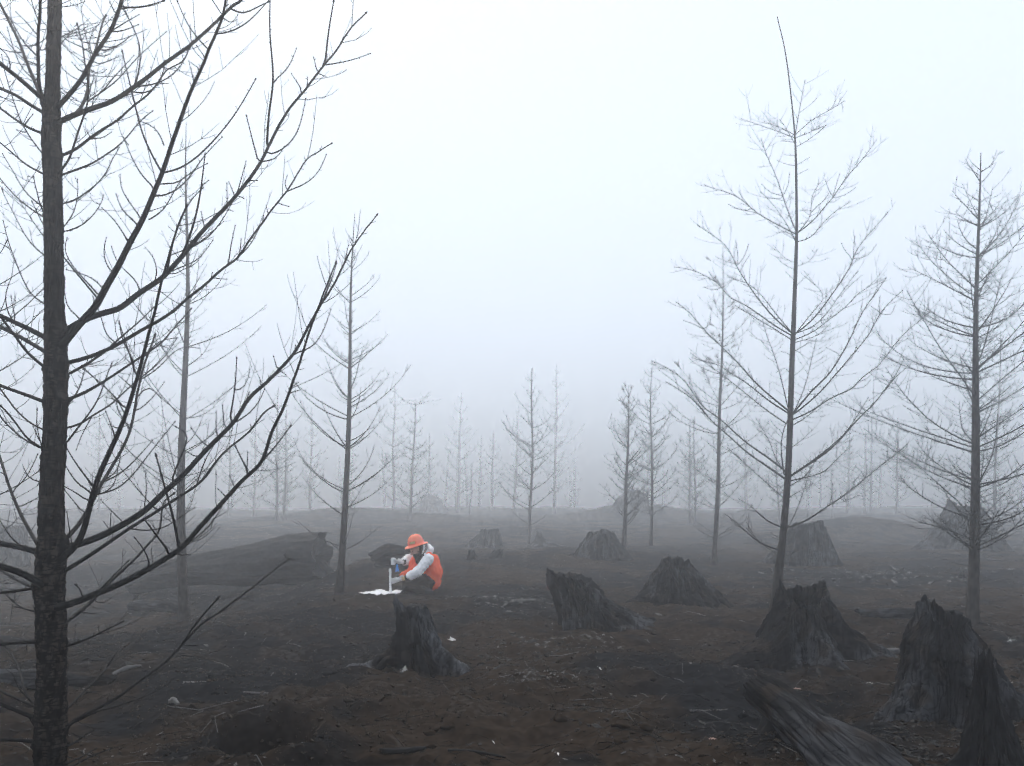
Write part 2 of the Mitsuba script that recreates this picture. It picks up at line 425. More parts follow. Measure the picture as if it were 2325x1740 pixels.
LEFT_AXIS = [(124.6, -420, 22), (124.6, 0, 27.5), (119.5, 211, 30), (116, 265, 37), (115.5, 296, 38), (120.5, 423, 38), (123, 698, 40), (126, 735, 45), (127, 800, 46),
             (127, 911, 47), (123.7, 996, 48.6), (116.3, 1123, 49), (117, 1200, 54), (116.3, 1271, 59), (113, 1374, 63), (117.5, 1453, 61), (117, 1562, 59),
             (115.4, 1634, 66), (115, 1735, 64), (116, 1830, 68), (117, 1875, 76), (117, 1930, 86)]
LEFT = [
    # upper right
    (12, 9, -0.5, 'A 312 575 380 500 450 405 500 310 580 190 625 90 655 0 690 -120', [
        (3.4, 1.6, 0.1, 'A 590 175 660 165 740 135'), (3.2, 1.6, 0.25, 'A 592 172 650 135 745 80'), (4.5, 2.5, 0.1, 'A 655 40 760 38 870 8'), (3, 1.5, 0.2, 'A 530 280 580 270 650 235 700 195'),
        (3, 1.4, 0.2, 'A 525 300 570 300 610 270 625 265'), (3, 1.5, -0.1, 'A 618 75 590 10'), (3, 1.4, 0, 'A 435 390 390 340'), (3, 1.3, 0.3, 'A 500 300 440 255 350 210 340 195'),
        (3, 1.3, 0.2, 'A 495 285 480 240 500 170'), (2.6, 1.2, 0.2, 'A 490 340 540 343 600 320 650 303'), (2.4, 1.2, 0.2, 'A 665 55 710 140 745 240 740 330 722 460')]),
    (14, 6, -0.15, 'A 312 658 420 610 520 575 610 540 710 475 800 410 900 330 1020 245 1100 175 1180 100 1240 40 1290 5 1350 -50', [
        (3.6, 1.8, -0.1, 'A 715 470 740 400 747 240 700 120 665 40'), (3.6, 2, 0.1, 'A 722 465 840 448 950 378 1015 265'), (3.4, 1.8, 0.2, 'A 705 492 790 495 860 430 885 330'),
        (3, 1.6, 0.1, 'A 1028 245 1020 150'), (4, 2, 0.1, 'A 1240 45 1300 70 1380 40 1440 12'), (3.2, 1.6, 0.3, 'A 470 545 540 500 640 420 720 330 890 175'),
        (3, 1.5, 0.3, 'A 545 500 600 430 700 320 718 300'), (2.8, 1.4, 0.1, 'A 1190 85 1235 120 1270 108')]),
    (8, 2.8, 0.35, 'A 322 838 400 805 480 745 560 690 640 640 710 575 780 520 850 440 900 375 980 330 1015 255', [(3, 1.5, 0.1, 'A 490 742 550 740 595 712'), (2.6, 1.4, 0.1, 'A 485 738 465 705'), (2.6, 1.4, 0.1, 'A 845 450 900 450')]),
    (6, 2.4, 0.4, 'A 328 942 430 905 500 875 570 830 640 780 720 690 760 645 815 600', [(2.8, 1.5, 0, 'A 690 780 665 745')]),
    (5, 2, 0.4, 'A 330 1096 400 1075 470 1030 555 950 600 865 640 795'),
    (4.4, 1.8, 0.3, 'A 336 1246 420 1220 490 1165 540 1095 555 1050'),
    (6, 3, -0.9, 'A 320 925 370 855 400 770 440 650 465 570 475 480 455 330 440 230 415 130', [(2.6, 1.3, 0, 'A 370 850 415 848'), (2.6, 1.3, 0.1, 'A 462 520 500 390 470 380')]),
    (3.6, 1.6, 0.15, 'A 335 1228 390 1150 415 1060 417 965'),
    (10, 3.5, 1.1, 'A 330 655 395 620 445 560 470 480 478 380 520 240 555 110 570 85', [(3, 1.4, 0.1, 'A 520 240 600 255 700 195'), (2.6, 1.3, 0.2, 'A 475 370 540 395 570 375')]),
    (2.8, 1.3, 0.3, 'A 325 200 370 180 420 150 480 100'), (2.8, 1.3, 0.2, 'A 327 240 370 190 418 172'), (2.5, 1.3, 0.2, 'A 327 38 400 30 455 8'), (2.4, 1.2, 0.4, 'A 325 200 400 195 518 162'),
    (2.6, 1.2, 0.3, 'A 330 475 370 510 440 550 500 500'),
    # big limbs of the middle whorl
    (20, 5.5, -0.85, 'B 335 200 400 120 470 40 A 510 1650 560 1560 640 1420 700 1300 760 1190 820 1050 870 930 920 780 970 640 1020 500 1080 370 1120 270 1160 180 1200 70 1215 -40', [
        (4.4, 2.4, -0.1, 'A 870 930 810 820 760 700 710 500 680 380 658 285'), (4.4, 2, 0.3, 'A 870 930 960 905 1060 840 1170 730 1270 600 1370 430'), (3.4, 1.6, 0.3, 'A 860 985 950 980 1010 940 1110 880'),
        (3.6, 1.6, 0, 'A 830 1010 770 950 710 850 665 745'), (3.6, 1.6, 0.4, 'A 838 1060 960 1010 1060 890 1100 835 1190 740'), (3.6, 1.6, -0.1, 'A 740 1200 660 1130 625 1050'),
        (3.4, 1.6, 0.1, 'A 690 1300 610 1180 550 1120'), (3.6, 1.6, 0.1, 'A 1165 185 1260 160 1340 110 1400 50 1445 0'), (3.4, 1.8, -0.1, 'A 1120 270 1020 150 955 15'),
        (4.4, 1.8, -0.2, 'A 530 1610 430 1490 345 1385 250 1240 175 1090'), (3.8, 1.6, 0.3, 'A 540 1600 480 1530 400 1440 350 1340 360 1280'), (3.2, 1.5, 0.2, 'A 610 1480 560 1380 570 1280'),
        (3.2, 1.5, 0.2, 'A 760 1175 690 1080 650 1000 645 940'), (3.2, 1.4, 0.4, 'A 800 1180 880 1120 980 960 1030 930'), (3, 1.4, 0.3, 'A 880 780 830 690 740 650'),
        (3.4, 1.6, 0.2, 'B 440 75 400 30 370 0 A 345 1560'), (3.2, 1.5, 0.1, 'A 560 1560 500 1500 360 1450'), (2.6, 1.4, 0, 'A 1045 455 1015 335'), (2.6, 1.4, 0, 'A 1075 375 1030 340'), (2.6, 1.4, 0, 'A 1105 315 1058 250')]),
    (17, 3, 0.25, 'B 330 140 430 75 560 25 640 0 A 640 1648 740 1580 860 1500 930 1430 1000 1350 1080 1250 1180 1145 1260 1060 1340 960 1400 870 1440 790 1490 690 1550 590 1640 480 1740 350 1800 280 1870 170 1960 75', [
        (6, 2.6, -0.1, 'A 1432 800 1445 600 1465 430 1450 200 1450 0'), (3, 1.5, 0.2, 'A 1462 440 1540 370 1590 265'), (3.6, 1.6, 0.2, 'A 1432 835 1500 810 1570 750 1610 670 1640 535'),
        (3.2, 1.5, 0.2, 'A 1405 862 1470 855 1525 790'), (5, 2.6, 0.1, 'A 1745 350 1760 200 1790 15'), (2.8, 1.5, 0.2, 'A 1748 350 1880 325 1985 290'), (3.4, 2, 0, 'A 1390 880 1360 770 1325 630'),
        (6, 2.2, -0.3, 'A 975 1380 1040 1200 1080 1000 1100 835'), (3, 1.5, 0.1, 'A 1080 1000 1120 970'), (3, 1.3, 0.1, 'A 1270 1050 1290 980 1320 870'), (2.8, 1.4, 0, 'A 1220 1115 1218 990'),
        (2.8, 1.4, -0.1, 'A 1260 1055 1230 980'), (3.4, 1.6, 0.3, 'A 1010 1340 1120 1270 1200 1170 1240 1100'), (3.2, 1.6, 0.2, 'A 900 1470 960 1440 1050 1400 1140 1295'),
        (4.6, 1.8, -0.4, 'A 895 1480 930 1300 990 1140 1040 1060 1090 1010'), (3.2, 1.5, 0.1, 'A 760 1580 720 1500 640 1420 600 1330'), (3, 1.4, 0.1, 'A 1650 475 1650 415'), (3, 1.4, 0, 'A 1625 490 1568 402'),
        (2.8, 1.4, 0, 'A 1705 395 1685 315'), (2.6, 1.3, 0.1, 'A 1710 395 1752 415'), (3, 1.5, 0.2, 'A 1100 1235 1080 1140'), (2.6, 1.4, 0, 'A 1275 1050 1305 1065'), (2.6, 1.4, 0, 'A 1340 970 1375 970'),
        (3, 1.4, 0.2, 'A 840 1510 830 1400 780 1330'), (2.6, 1.4, 0.1, 'A 1210 1120 1250 1135')]),
    (11, 2.6, 0.45, 'B 350 297 470 265 560 230 640 190 740 130 830 80 930 15 A 1010 1600 1100 1530 1200 1440 1270 1390 1340 1290 1400 1210 1450 1140 1530 1040 1600 930 1650 855 1700 820 1775 775', [
        (3, 1.5, 0.2, 'A 1545 1025 1640 985 1710 920 1750 835'), (2.6, 1.4, 0, 'A 1545 1025 1530 985 1540 950'), (3.2, 1.6, 0.2, 'A 1225 1430 1240 1320 1262 1215'), (3, 1.5, 0.1, 'A 1285 1380 1295 1285'),
        (3.2, 1.6, 0.3, 'A 1260 1395 1330 1330 1390 1230'), (2.8, 1.4, 0, 'A 1440 1155 1430 1110'), (2.6, 1.4, 0, 'A 1500 1095 1545 1108'), (3.2, 1.5, 0.1, 'B 640 195 580 150 540 40 500 -60'),
        (2.8, 1.5, 0.1, 'A 1405 1215 1415 1160'), (3, 1.4, 0.1, 'A 1130 1510 1140 1465'), (2.6, 1.4, 0.1, 'A 1150 1495 1215 1500')]),
    (8, 2.6, 0.5, 'B 352 362 430 320 520 265 600 200 680 130 760 60 820 0', [(3, 1.4, 0.1, 'B 430 318 490 300 550 280')]),
    (9, 2.8, 0.2, 'B 352 495 440 460 540 405 640 340 760 260 860 190 950 90 1020 10', [(3.4, 1.7, -0.1, 'B 720 285 660 170 640 75'), (3, 1.5, 0.1, 'B 850 195 900 215'), (3, 1.4, 0.1, 'B 540 405 480 350 440 310')]),
    (6, 2.4, 0.5, 'B 350 645 430 620 500 575 590 520 700 420 800 340 870 275 945 170', [(2.6, 1.3, 0.1, 'B 490 590 440 680 410 760')]),
    (6, 2.4, 0.3, 'B 345 740 420 640 520 500 560 400 600 300'),
    (5, 2, 0.5, 'B 352 530 420 440 450 350 470 280'),
    # the lower whorl and what rises from it
    (17, 4, -0.95, 'B 330 1345 410 1270 460 1150 510 960 580 790 660 610 720 430 770 250 800 130 830 20 A 870 1500 900 1400 950 1230 1000 1110', [
        (4.6, 2, 0, 'B 505 960 420 850 345 730'), (4.4, 1.8, 0, 'B 495 990 430 950 385 900 350 840'), (4, 1.8, 0.3, 'B 525 945 640 890 740 800 815 715'), (4, 1.8, 0.4, 'B 520 1000 640 960 780 810 935 615'),
        (4, 1.8, 0.1, 'B 475 1040 420 1000 350 960'), (3.8, 1.6, 0.2, 'B 510 1010 600 960 635 850'), (4, 2, -0.1, 'B 735 375 680 200 642 85'), (3.4, 1.6, 0.1, 'B 715 430 640 365'), (3.4, 1.6, 0, 'B 670 585 630 500 575 480'),
        (4, 1.8, 0.1, 'B 680 550 560 420 450 330'), (3.4, 1.6, 0, 'B 620 690 570 560'), (3.4, 1.6, 0.2, 'B 760 280 860 180 950 160'), (3, 1.6, 0, 'B 455 1110 350 980'), (3, 1.5, 0.1, 'B 640 650 585 625')]),
    (12, 4.5, 1.3, 'B 325 1265 430 1150 520 990 600 850 690 680 730 500 770 320 830 150', [(3.4, 1.6, 0.2, 'B 740 470 800 430 860 480'), (3.2, 1.5, 0.2, 'B 700 640 640 560 620 480'), (3.4, 1.6, 0.2, 'B 560 920 620 880 650 740'),
        (3.2, 1.5, 0.3, 'B 745 390 860 310 960 220 1065 215'), (3.2, 1.5, 0.3, 'B 725 560 800 500 880 400')]),
    (19, 3, 0.2, 'B 322 1292 430 1265 560 1215 680 1150 780 1085 880 990 980 900 1080 790 1180 690 1270 590 1340 480 1420 410 1500 330 1580 240 1640 130 1700 20 A 1720 1640 1780 1550 1840 1430 1900 1320 2020 1160', [
        (4.8, 2, 0, 'B 915 940 970 800 1000 680 950 640'), (4.2, 2, -0.1, 'B 1230 610 1260 430 1270 275'), (3, 1.5, 0.1, 'B 1250 450 1310 420 1340 335'), (3.6, 1.6, 0.2, 'B 1250 620 1330 570 1390 500 1418 440'),
        (3.4, 1.8, 0, 'B 1160 690 1160 565'), (3.2, 1.6, 0, 'B 1120 750 1060 690 1030 650'), (3.4, 1.6, 0, 'B 1055 800 1000 770'), (3.2, 1.8, 0, 'B 1205 650 1195 530'), (3.4, 1.8, 0, 'B 1310 530 1335 460'),
        (3, 1.5, 0, 'B 1490 335 1470 265'), (2.8, 1.4, 0, 'B 1490 330 1530 355'), (3.4, 1.6, 0.1, 'A 1730 1620 1780 1500 1805 1420'), (2.8, 1.4, 0.1, 'A 1850 1410 1870 1320'), (3.4, 1.6, 0.2, 'B 1575 245 1680 200 1740 110 1775 10'),
        (3, 1.5, 0, 'B 390 1275 370 1170 360 1100'), (3, 1.5, 0, 'B 770 1085 785 980 780 880'), (3, 1.4, 0, 'B 590 1200 595 1110'), (2.8, 1.4, 0, 'B 1400 420 1395 380'), (2.8, 1.4, 0, 'B 1580 235 1585 205')]),
    (11, 4, 0.5, 'B 345 1412 430 1360 560 1275 700 1180 860 1080 980 1000 1080 930 1180 800 1270 720 1350 650 1420 560 1465 530', [
        (3.4, 1.6, 0, 'B 1055 950 1110 800 1140 750'), (3, 1.5, 0.1, 'B 620 1240 560 1150'), (3, 1.5, 0.2, 'B 700 1185 640 1130 540 1030'), (3, 1.5, 0.1, 'B 850 1090 790 1030 640 850'), (3.4, 1.6, 0.1, 'B 725 1190 870 1180 1000 1100 1040 1075')]),
    (19, 3.4, -0.35, 'B 310 1608 400 1580 500 1540 620 1490 760 1420 880 1350 980 1280 1060 1190 1160 1080 1260 970 1340 890 1400 830 1450 690 1510 560 1560 430 1610 290 1660 130 1700 20 A 1720 1620 1800 1420', [
        (7, 3.4, -0.2, 'B 958 1275 930 1130 890 980 840 800'), (5.5, 3, -0.2, 'B 912 1315 840 1220 778 1138'), (4.4, 2, 0, 'B 808 1392 780 1310 728 1238'), (4.4, 2.6, 0, 'B 1338 890 1268 750'),
        (4.6, 2.4, 0, 'B 1400 830 1480 740 1555 640'), (3.6, 2, 0, 'B 440 1560 430 1510 410 1490'), (3.6, 1.8, 0.3, 'B 1010 1265 1120 1170 1200 1050'), (3.4, 1.6, 0.1, 'B 960 1330 1020 1320'), (3, 1.6, 0, 'B 1260 965 1235 905'),
        (3.2, 1.6, 0, 'B 1220 1020 1175 975'), (2.8, 1.6, 0, 'B 1325 890 1330 780'), (3, 1.6, 0.1, 'B 1545 460 1610 440'), (3, 1.6, 0.1, 'B 1560 430 1600 400'), (2.6, 1.6, 0.1, 'B 490 1570 560 1580 590 1560')]),
    (10, 4, 1.0, 'C 405 592 520 510 620 410 740 290 850 190 940 90 1000 10 B 880 1040 930 1000', [(4.5, 2.2, 0.1, 'C 590 425 700 310 800 210'), (3.4, 1.8, 0, 'C 505 530 585 535')]),
    (10, 3.4, 0.35, 'C 405 1262 480 1200 600 1135 740 1060 860 970 960 900 1060 820 1130 745 1180 690 1280 590 1380 525 1480 450 1580 375 1700 280 1810 198', [
        (5, 3.6, -0.1, 'C 1150 720 1200 640 1270 550 1360 448'), (3, 1.8, 0, 'C 1150 738 1225 735'), (3, 2, 0, 'C 1806 200 1790 172'), (2.8, 1.8, 0, 'C 1806 200 1850 197'), (2.6, 1.8, 0, 'C 1590 372 1630 375')]),
    (7, 3.4, -0.1, 'C 408 742 520 705 640 650 765 590'),
    (7, 3, 1.0, 'C 408 1148 490 1060 600 950 690 850 735 768', [(2.6, 1.6, 0, 'C 680 860 725 790')]),
    (8, 3, 0.2, 'C 415 1240 520 1190 620 1145 740 1115 825 1085'), (8, 3, 0.1, 'C 408 1370 480 1340 540 1290 580 1270'), (6, 3, 0.2, 'C 410 1480 500 1440 600 1385'), (6, 3, 0.2, 'C 460 1490 600 1420 690 1385'),
    # left side
    (12, 11, -0.3, 'A 245 545 180 490 100 420 5 345 -90 250', [(3.4, 1.6, 0, 'A 60 385 40 300 10 270')]), (9, 8, 0.1, 'A 232 605 150 555 80 510 0 475 -90 430'), (7, 5, 0.3, 'A 230 718 160 690 80 640 0 580 -80 510'),
    (10, 7, -0.9, 'A 245 560 215 480 205 330 205 180 215 60 220 -60', [(3.4, 1.6, 0, 'A 200 300 130 230 70 130 0 30'), (3, 1.4, 0.2, 'A 205 345 150 330 60 250 0 170'), (3, 1.4, 0.2, 'A 205 280 250 260 300 190'),
        (3, 1.4, 0.2, 'A 207 440 150 400 100 330 40 150'), (3, 1.4, 0, 'A 205 200 150 130 90 70')]),
    (10, 6, 1.2, 'A 240 560 205 480 150 350 100 220 40 100 0 20 -30 -40', [(3, 1.5, 0, 'A 110 280 60 280 0 260'), (3, 1.5, 0, 'A 130 250 200 240 260 190')]),
    (3.6, 1.8, -0.3, 'A 235 835 150 720 100 620 60 500 30 400 10 300', [(2.6, 1.4, 0, 'A 140 715 95 700'), (2.6, 1.4, 0, 'A 135 665 172 620')]), (5, 3, 0.1, 'A 240 938 150 890 80 835 0 765 -50 720'),
    (3.8, 1.6, -0.2, 'A 243 1118 150 1045 80 940 15 830'), (4.2, 2.6, 0.2, 'A 242 1172 150 1110 70 1040 0 960'), (4.4, 2, -0.3, 'A 247 1172 210 1080 180 950', [(2, 1.4, 0, 'A 180 955 160 950')]),
    (3.2, 1.4, 0.3, 'A 247 1288 170 1180 100 1070'), (3.6, 1.6, 0, 'A 247 1378 170 1310 90 1180 10 1020'), (4, 1.8, -0.1, 'A 246 1637 170 1580 110 1470 40 1280 20 1190', [(2.6, 1.4, 0, 'A 40 1280 20 1330 0 1360')]),
    (14, 11, 0, 'B 250 162 150 110 0 40 -100 -10', [(3, 1.5, 0, 'B 90 80 70 0 60 -60'), (3, 1.5, 0, 'B 60 65 30 -60 60 -160')]), (11, 10, 0.7, 'B 248 238 150 180 0 100 -90 60'), (8, 6, -0.3, 'B 250 325 150 240 80 150 0 40 -40 -20'),
    (3.4, 1.6, 0.1, 'B 80 148 150 90 250 -10'), (10, 8, -0.1, 'B 250 508 150 470 0 415 -90 380'), (5, 4, 0.2, 'B 246 658 170 620 90 550 0 430'), (6, 4.5, -0.1, 'B 230 752 150 700 80 610 0 520', [(3, 1.5, 0, 'B 225 745 200 640 200 545'), (3, 1.5, 0, 'B 215 720 180 640')]),
    (5, 4, 0.2, 'B 228 755 110 690 0 580'), (4, 2, 0.1, 'B 222 935 160 910 130 865'),
    (17, 15, 0, 'B 225 1318 130 1290 0 1265 -90 1250', [(4, 2, 0, 'B 130 1290 60 1230 0 1140')]), (10, 6, 1.0, 'B 215 1290 150 1180 90 1060 40 930 0 800 -20 730', [(3, 1.6, 0, 'B 60 985 130 920 200 790'), (3, 1.6, 0, 'B 90 1080 160 1040 220 1010'), (3, 1.6, 0, 'B 50 960 30 900 0 880')]),
    (20, 18, -0.4, 'B 230 1490 130 1430 0 1385 -90 1360'), (7, 6, 0.8, 'C 200 370 80 310 0 260 -60 240'), (9, 8, -0.4, 'C 215 375 90 395 0 405 -80 410'), (4.4, 2.6, 0.3, 'C 230 522 130 495 50 430 0 380', [(3, 2, 0, 'C 190 515 110 495')]),
    (10, 9, -0.2, 'C 250 715 150 715 0 730 -80 740', [(3, 2, 0, 'C 170 720 168 750')]), (8, 5, 0.9, 'C 235 1125 165 1040 120 890 60 770 0 690', [(4, 2, 0, 'C 200 1080 130 1020 95 955')]),
    (8, 7, 0.1, 'C 235 1125 120 1075 0 1020'), (13, 12, -0.1, 'C 235 1195 120 1150 0 1100 -60 1070', [(4, 2, 0, 'C 180 1200 215 1220')]), (11, 10, -0.1, 'C 240 1342 120 1330 0 1325 -60 1325'),
]
TL = traced_tree('tall dark bare tree nearest on the left, its branches reaching across the sky', 'burnt_tree', LEFT_AXIS, 3.5, LEFT, 'bark', 11, (0.095, 0.33, 0.0018, 3, 0.16, 0.5, 0.35, 0.7, 5), (0.042, 0.008, 0.03, 0.0017), 0.20, 72)

RIGHT_AXIS = [(1756, 1430, 34), (1756, 1395, 26), (1760, 1375, 24), (1767.3, 1302, 20), (1772, 1270, 18), (1778, 1213, 16), (1784, 1150, 15), (1790, 1065, 14), (1795, 938, 12.7), (1797, 853, 12), (1801, 756, 11), (1804, 676, 9),
              (1807, 600, 8.5), (1809, 529, 6), (1808, 402, 5.5), (1806.5, 338, 4.5), (1804.8, 304, 3.6), (1799, 245, 3.0), (1793, 190, 2.8), (1784.5, 123, 2.6), (1772, 63, 2.2), (1759, 34, 1.8)]
RIGHT = [
    (2.2, 1.2, -0.2, 'D 902 715 925 580 952 435'), (2.2, 1.2, 0.1, 'D 905 720 1000 640 1090 590 1160 545'), (1.8, 1.2, 0.3, 'D 905 740 980 710 1045 680'), (1.8, 1.2, -0.3, 'D 905 790 980 745 1060 675'),
    (2.2, 1.2, 0, 'D 895 740 800 705 700 670 612 640'), (1.8, 1.2, 0.3, 'D 893 725 830 690 730 660'), (1.8, 1.2, -0.3, 'D 893 765 850 690 818 645'), (1.6, 1.1, 0.2, 'D 893 765 825 757'),
    (1.4, 1, 0.1, 'D 898 838 845 832'), (1.4, 1, 0.1, 'D 900 890 850 882 805 865'), (1.4, 1, 0.1, 'D 906 888 975 848'), (1.4, 1, -0.1, 'D 908 940 967 910'),
    (3, 1.4, -0.6, 'D 907 1250 870 1160 835 1060 790 930 745 830 718 750', [(1.5, 1, 0, 'D 830 1050 770 1035 722 992'), (1.5, 1, 0, 'D 832 1055 860 1000 868 935'), (1.4, 1, 0, 'D 838 1070 764 1065')]),
    (3.2, 1.4, 0.1, 'D 902 1257 800 1205 690 1140 620 1080 550 1040 480 1018 415 995', [(1.5, 1, 0, 'D 675 1128 620 1130 545 1100'), (1.4, 1, 0, 'D 660 1115 630 1080 600 1035'), (1.4, 1, 0, 'D 690 1145 600 1125')]),
    (2.4, 1.3, 0.5, 'D 907 1300 850 1200 780 1100 715 1035'), (1.8, 1.1, -0.4, 'D 902 1298 870 1255 800 1248'),
    (3.2, 1.4, -0.2, 'D 912 1252 1000 1180 1060 1110 1110 1050 1170 960 1240 880 1333 757', [(1.6, 1, 0, 'D 1100 1060 1080 1020 1062 970'), (1.6, 1, 0, 'D 1100 1062 1125 980 1137 940'), (1.5, 1, 0.1, 'D 1098 1065 1160 1050 1222 1010')]),
    (2.4, 1.3, 0.6, 'D 912 1250 970 1180 985 1130 990 1060 1025 990', [(1.5, 1, 0, 'D 985 1130 1050 1080 1075 1045'), (1.5, 1, 0, 'D 985 1135 930 1130')]), (2.6, 1.3, -0.5, 'D 913 1298 980 1275 1040 1210 1110 1140 1195 1085'),
    (1.5, 1, 0.1, 'D 900 1450 840 1420 795 1378'), (1.5, 1, 0.2, 'D 898 1410 850 1390 783 1317'), (1.5, 1, 0.2, 'D 912 1430 970 1405 1020 1343'), (1.4, 1, -0.1, 'D 895 1505 850 1462'), (1.4, 1, -0.1, 'D 912 1530 980 1465'),
    (4, 1.5, -0.3, 'E 888 375 800 300 700 185 640 100 580 0 D 590 1410 540 1340 480 1280 380 1215', [(1.6, 1, 0, 'D 595 1420 590 1360 582 1300'), (1.6, 1, 0, 'D 595 1420 630 1370 648 1318'), (1.6, 1, 0, 'D 592 1420 530 1405 478 1382'), (1.5, 1, 0, 'D 610 1440 655 1370')]),
    (3.6, 1.4, 0.2, 'E 885 387 760 310 620 215 540 170 500 120 430 70 350 35 255 15', [(1.5, 1, 0, 'E 505 125 460 80 438 45'), (1.5, 1, 0, 'E 505 135 440 135 415 125')]), (3, 1.3, 0.8, 'E 888 412 790 350 690 290 580 225'), (2.8, 1.3, -0.7, 'E 885 372 790 260 720 170 650 110 535 70'),
    (4, 1.5, -0.4, 'E 908 367 980 310 1060 215 1120 130 1200 0 D 1205 1400 1260 1300 1330 1220 1395 1143', [(1.6, 1, 0, 'D 1210 1390 1170 1350 1150 1312'), (1.6, 1, 0, 'D 1212 1390 1215 1330 1220 1272'), (1.6, 1, 0.1, 'D 1215 1392 1290 1370 1333 1318'), (1.5, 1, 0, 'D 1230 1370 1268 1332')]),
    (2.8, 1.3, 0.5, 'E 903 372 1000 330 1080 250 1150 150 1235 40'), (2.8, 1.3, 0.1, 'E 908 402 1000 360 1080 300 1170 230 1240 160 1385 75'), (2.2, 1.2, -0.5, 'E 912 417 1000 390 1090 320'),
    (2.4, 1.2, 0.7, 'E 905 370 1010 240 1050 180 955 70'),
    (1.5, 1, 0.1, 'E 885 500 830 470 780 490'), (1.5, 1, 0.1, 'E 893 470 960 430 1010 405'), (1.5, 1, 0.2, 'E 880 600 840 560 800 580'), (1.5, 1, 0, 'E 893 600 940 560 980 500'),
    (4.8, 1.6, -0.3, 'E 868 792 780 720 690 640 600 540 500 440 410 350 340 270 265 208', [(1.6, 1, 0, 'E 410 350 440 320 445 290'), (1.6, 1, 0, 'E 410 355 370 330 305 305')]), (4, 1.5, 0.4, 'E 865 802 740 720 640 640 560 590 480 540 400 520 350 505', [(1.5, 1, 0, 'E 480 545 410 525 340 480')]),
    (3.2, 1.4, -0.8, 'E 860 862 740 780 640 700 540 620 440 545'), (3, 1.3, 1.0, 'E 863 785 830 640 790 500 740 360 725 300'),
    (4.8, 1.6, -0.5, 'E 897 792 1000 670 1080 590 1140 500 1200 390 1250 280 1300 200 1385 80', [(1.5, 1, 0, 'E 1145 490 1110 470 1070 450'), (1.5, 1, 0, 'E 1250 285 1220 330 1210 340')]), (4.4, 1.5, 0.2, 'E 898 802 1020 700 1120 590 1230 460 1300 370 1360 260 1475 145', [
        (1.5, 1, 0, 'E 1355 265 1350 220 1355 175'), (1.5, 1, 0, 'E 1360 265 1410 270 1435 225'), (1.5, 1, 0, 'E 1360 262 1310 230')]),
    (3.8, 1.5, 0, 'E 893 832 1000 780 1110 710 1200 670 1260 610 1340 550 1420 450 1500 360 1620 260', [(1.4, 1, 0, 'E 1205 665 1270 660 1300 625')]), (2.6, 1.3, 0.7, 'E 893 862 960 820 1070 720'), (2.6, 1.3, 0.9, 'E 888 802 950 660 990 500 1015 400'),
    (1.6, 1.1, 0.2, 'E 862 1000 800 950 740 930'), (1.6, 1.1, 0.2, 'E 880 985 940 940 990 890'), (1.6, 1.1, 0.2, 'E 850 1240 800 1180 760 1160'), (1.6, 1.1, 0, 'E 870 1250 940 1210 990 1180'),
    (4.8, 1.6, 0.2, 'E 848 1112 740 1030 640 960 560 890 480 820 400 760 330 660 250 580 135 522', [(1.5, 1, 0, 'E 400 755 340 640 335 600')]), (5, 1.6, -0.5, 'E 843 1152 740 1080 640 1010 540 920 440 830 340 720 210 635', [(1.6, 1, 0, 'E 440 828 330 700 170 570')]),
    (3.6, 2, -0.5, 'E 840 1130 825 1000 835 900 855 850', [(1.4, 1, 0, 'E 835 900 790 870 770 840')]),
    (6, 1.7, -0.3, 'E 878 1137 980 1070 1080 1000 1160 920 1240 830 1330 740 1400 650 1490 560', [(2, 1.1, 0, 'E 1380 690 1440 590 1480 515'), (1.5, 1, 0, 'E 1405 645 1370 600'), (1.5, 1, 0, 'E 1385 700 1320 690')]), (4, 1.5, 0.6, 'E 880 1132 1000 1050 1100 970 1180 890 1290 720'), (3.6, 1.6, 0, 'E 882 1162 980 1140 1060 1110 1120 1050 1200 980', [(1.5, 1, 0, 'E 1060 1110 1085 1085')]),
    (2.8, 1.3, 0.8, 'E 878 1188 960 1130 1000 1070 1090 980'), (2.6, 1.3, 0.9, 'E 850 1120 800 1050 760 950 690 830'),
    (4, 1.6, -0.3, 'E 825 1412 740 1370 660 1300 600 1265', [(1.6, 1, 0, 'E 700 1335 660 1320 595 1330')]), (4, 1.8, 0.2, 'E 805 1532 700 1490 620 1420 530 1345', [(1.5, 1, 0, 'E 690 1480 640 1390'), (1.5, 1, 0, 'E 640 1440 560 1380')]), (2, 1.2, 0.3, 'E 805 1560 720 1500 640 1420'),
    (3, 1.4, 0.4, 'E 833 1252 740 1170 640 1080 540 990'), (4.8, 1.6, 0.1, 'E 868 1412 960 1375 1060 1310 1150 1250 1240 1180 1300 1130 1400 1050 1500 970', [(1.6, 1, 0, 'E 1270 1150 1250 1110 1225 1090'), (1.6, 1, 0, 'E 1280 1145 1285 1085'), (1.6, 1, 0.1, 'E 1130 1270 1180 1265 1240 1243'), (1.5, 1, 0, 'E 1400 1050 1395 1010'), (1.5, 1, 0, 'E 1090 1295 1100 1180')]),
    (2.6, 1.2, 0.8, 'E 868 1402 920 1290 960 1170 990 1080'), (2.2, 1.3, -0.1, 'E 863 1442 920 1430 968 1415'), (2.2, 1.3, -0.2, 'E 858 1562 910 1540 962 1515'), (1.8, 1.2, 0, 'E 850 1606 900 1592'),
    (1.8, 1.2, 0, 'E 815 1470 770 1445'), (1.8, 1.2, 0, 'E 812 1480 775 1465'), (2, 1.2, 0, 'L 705 245 770 238'), (1.8, 1.2, 0.2, 'L 635 300 575 240'), (1.8, 1.2, 0, 'L 635 335 580 322'), (1.6, 1.1, 0, 'L 630 400 500 370'),
]
TR_AT = stand(1756, 1398)
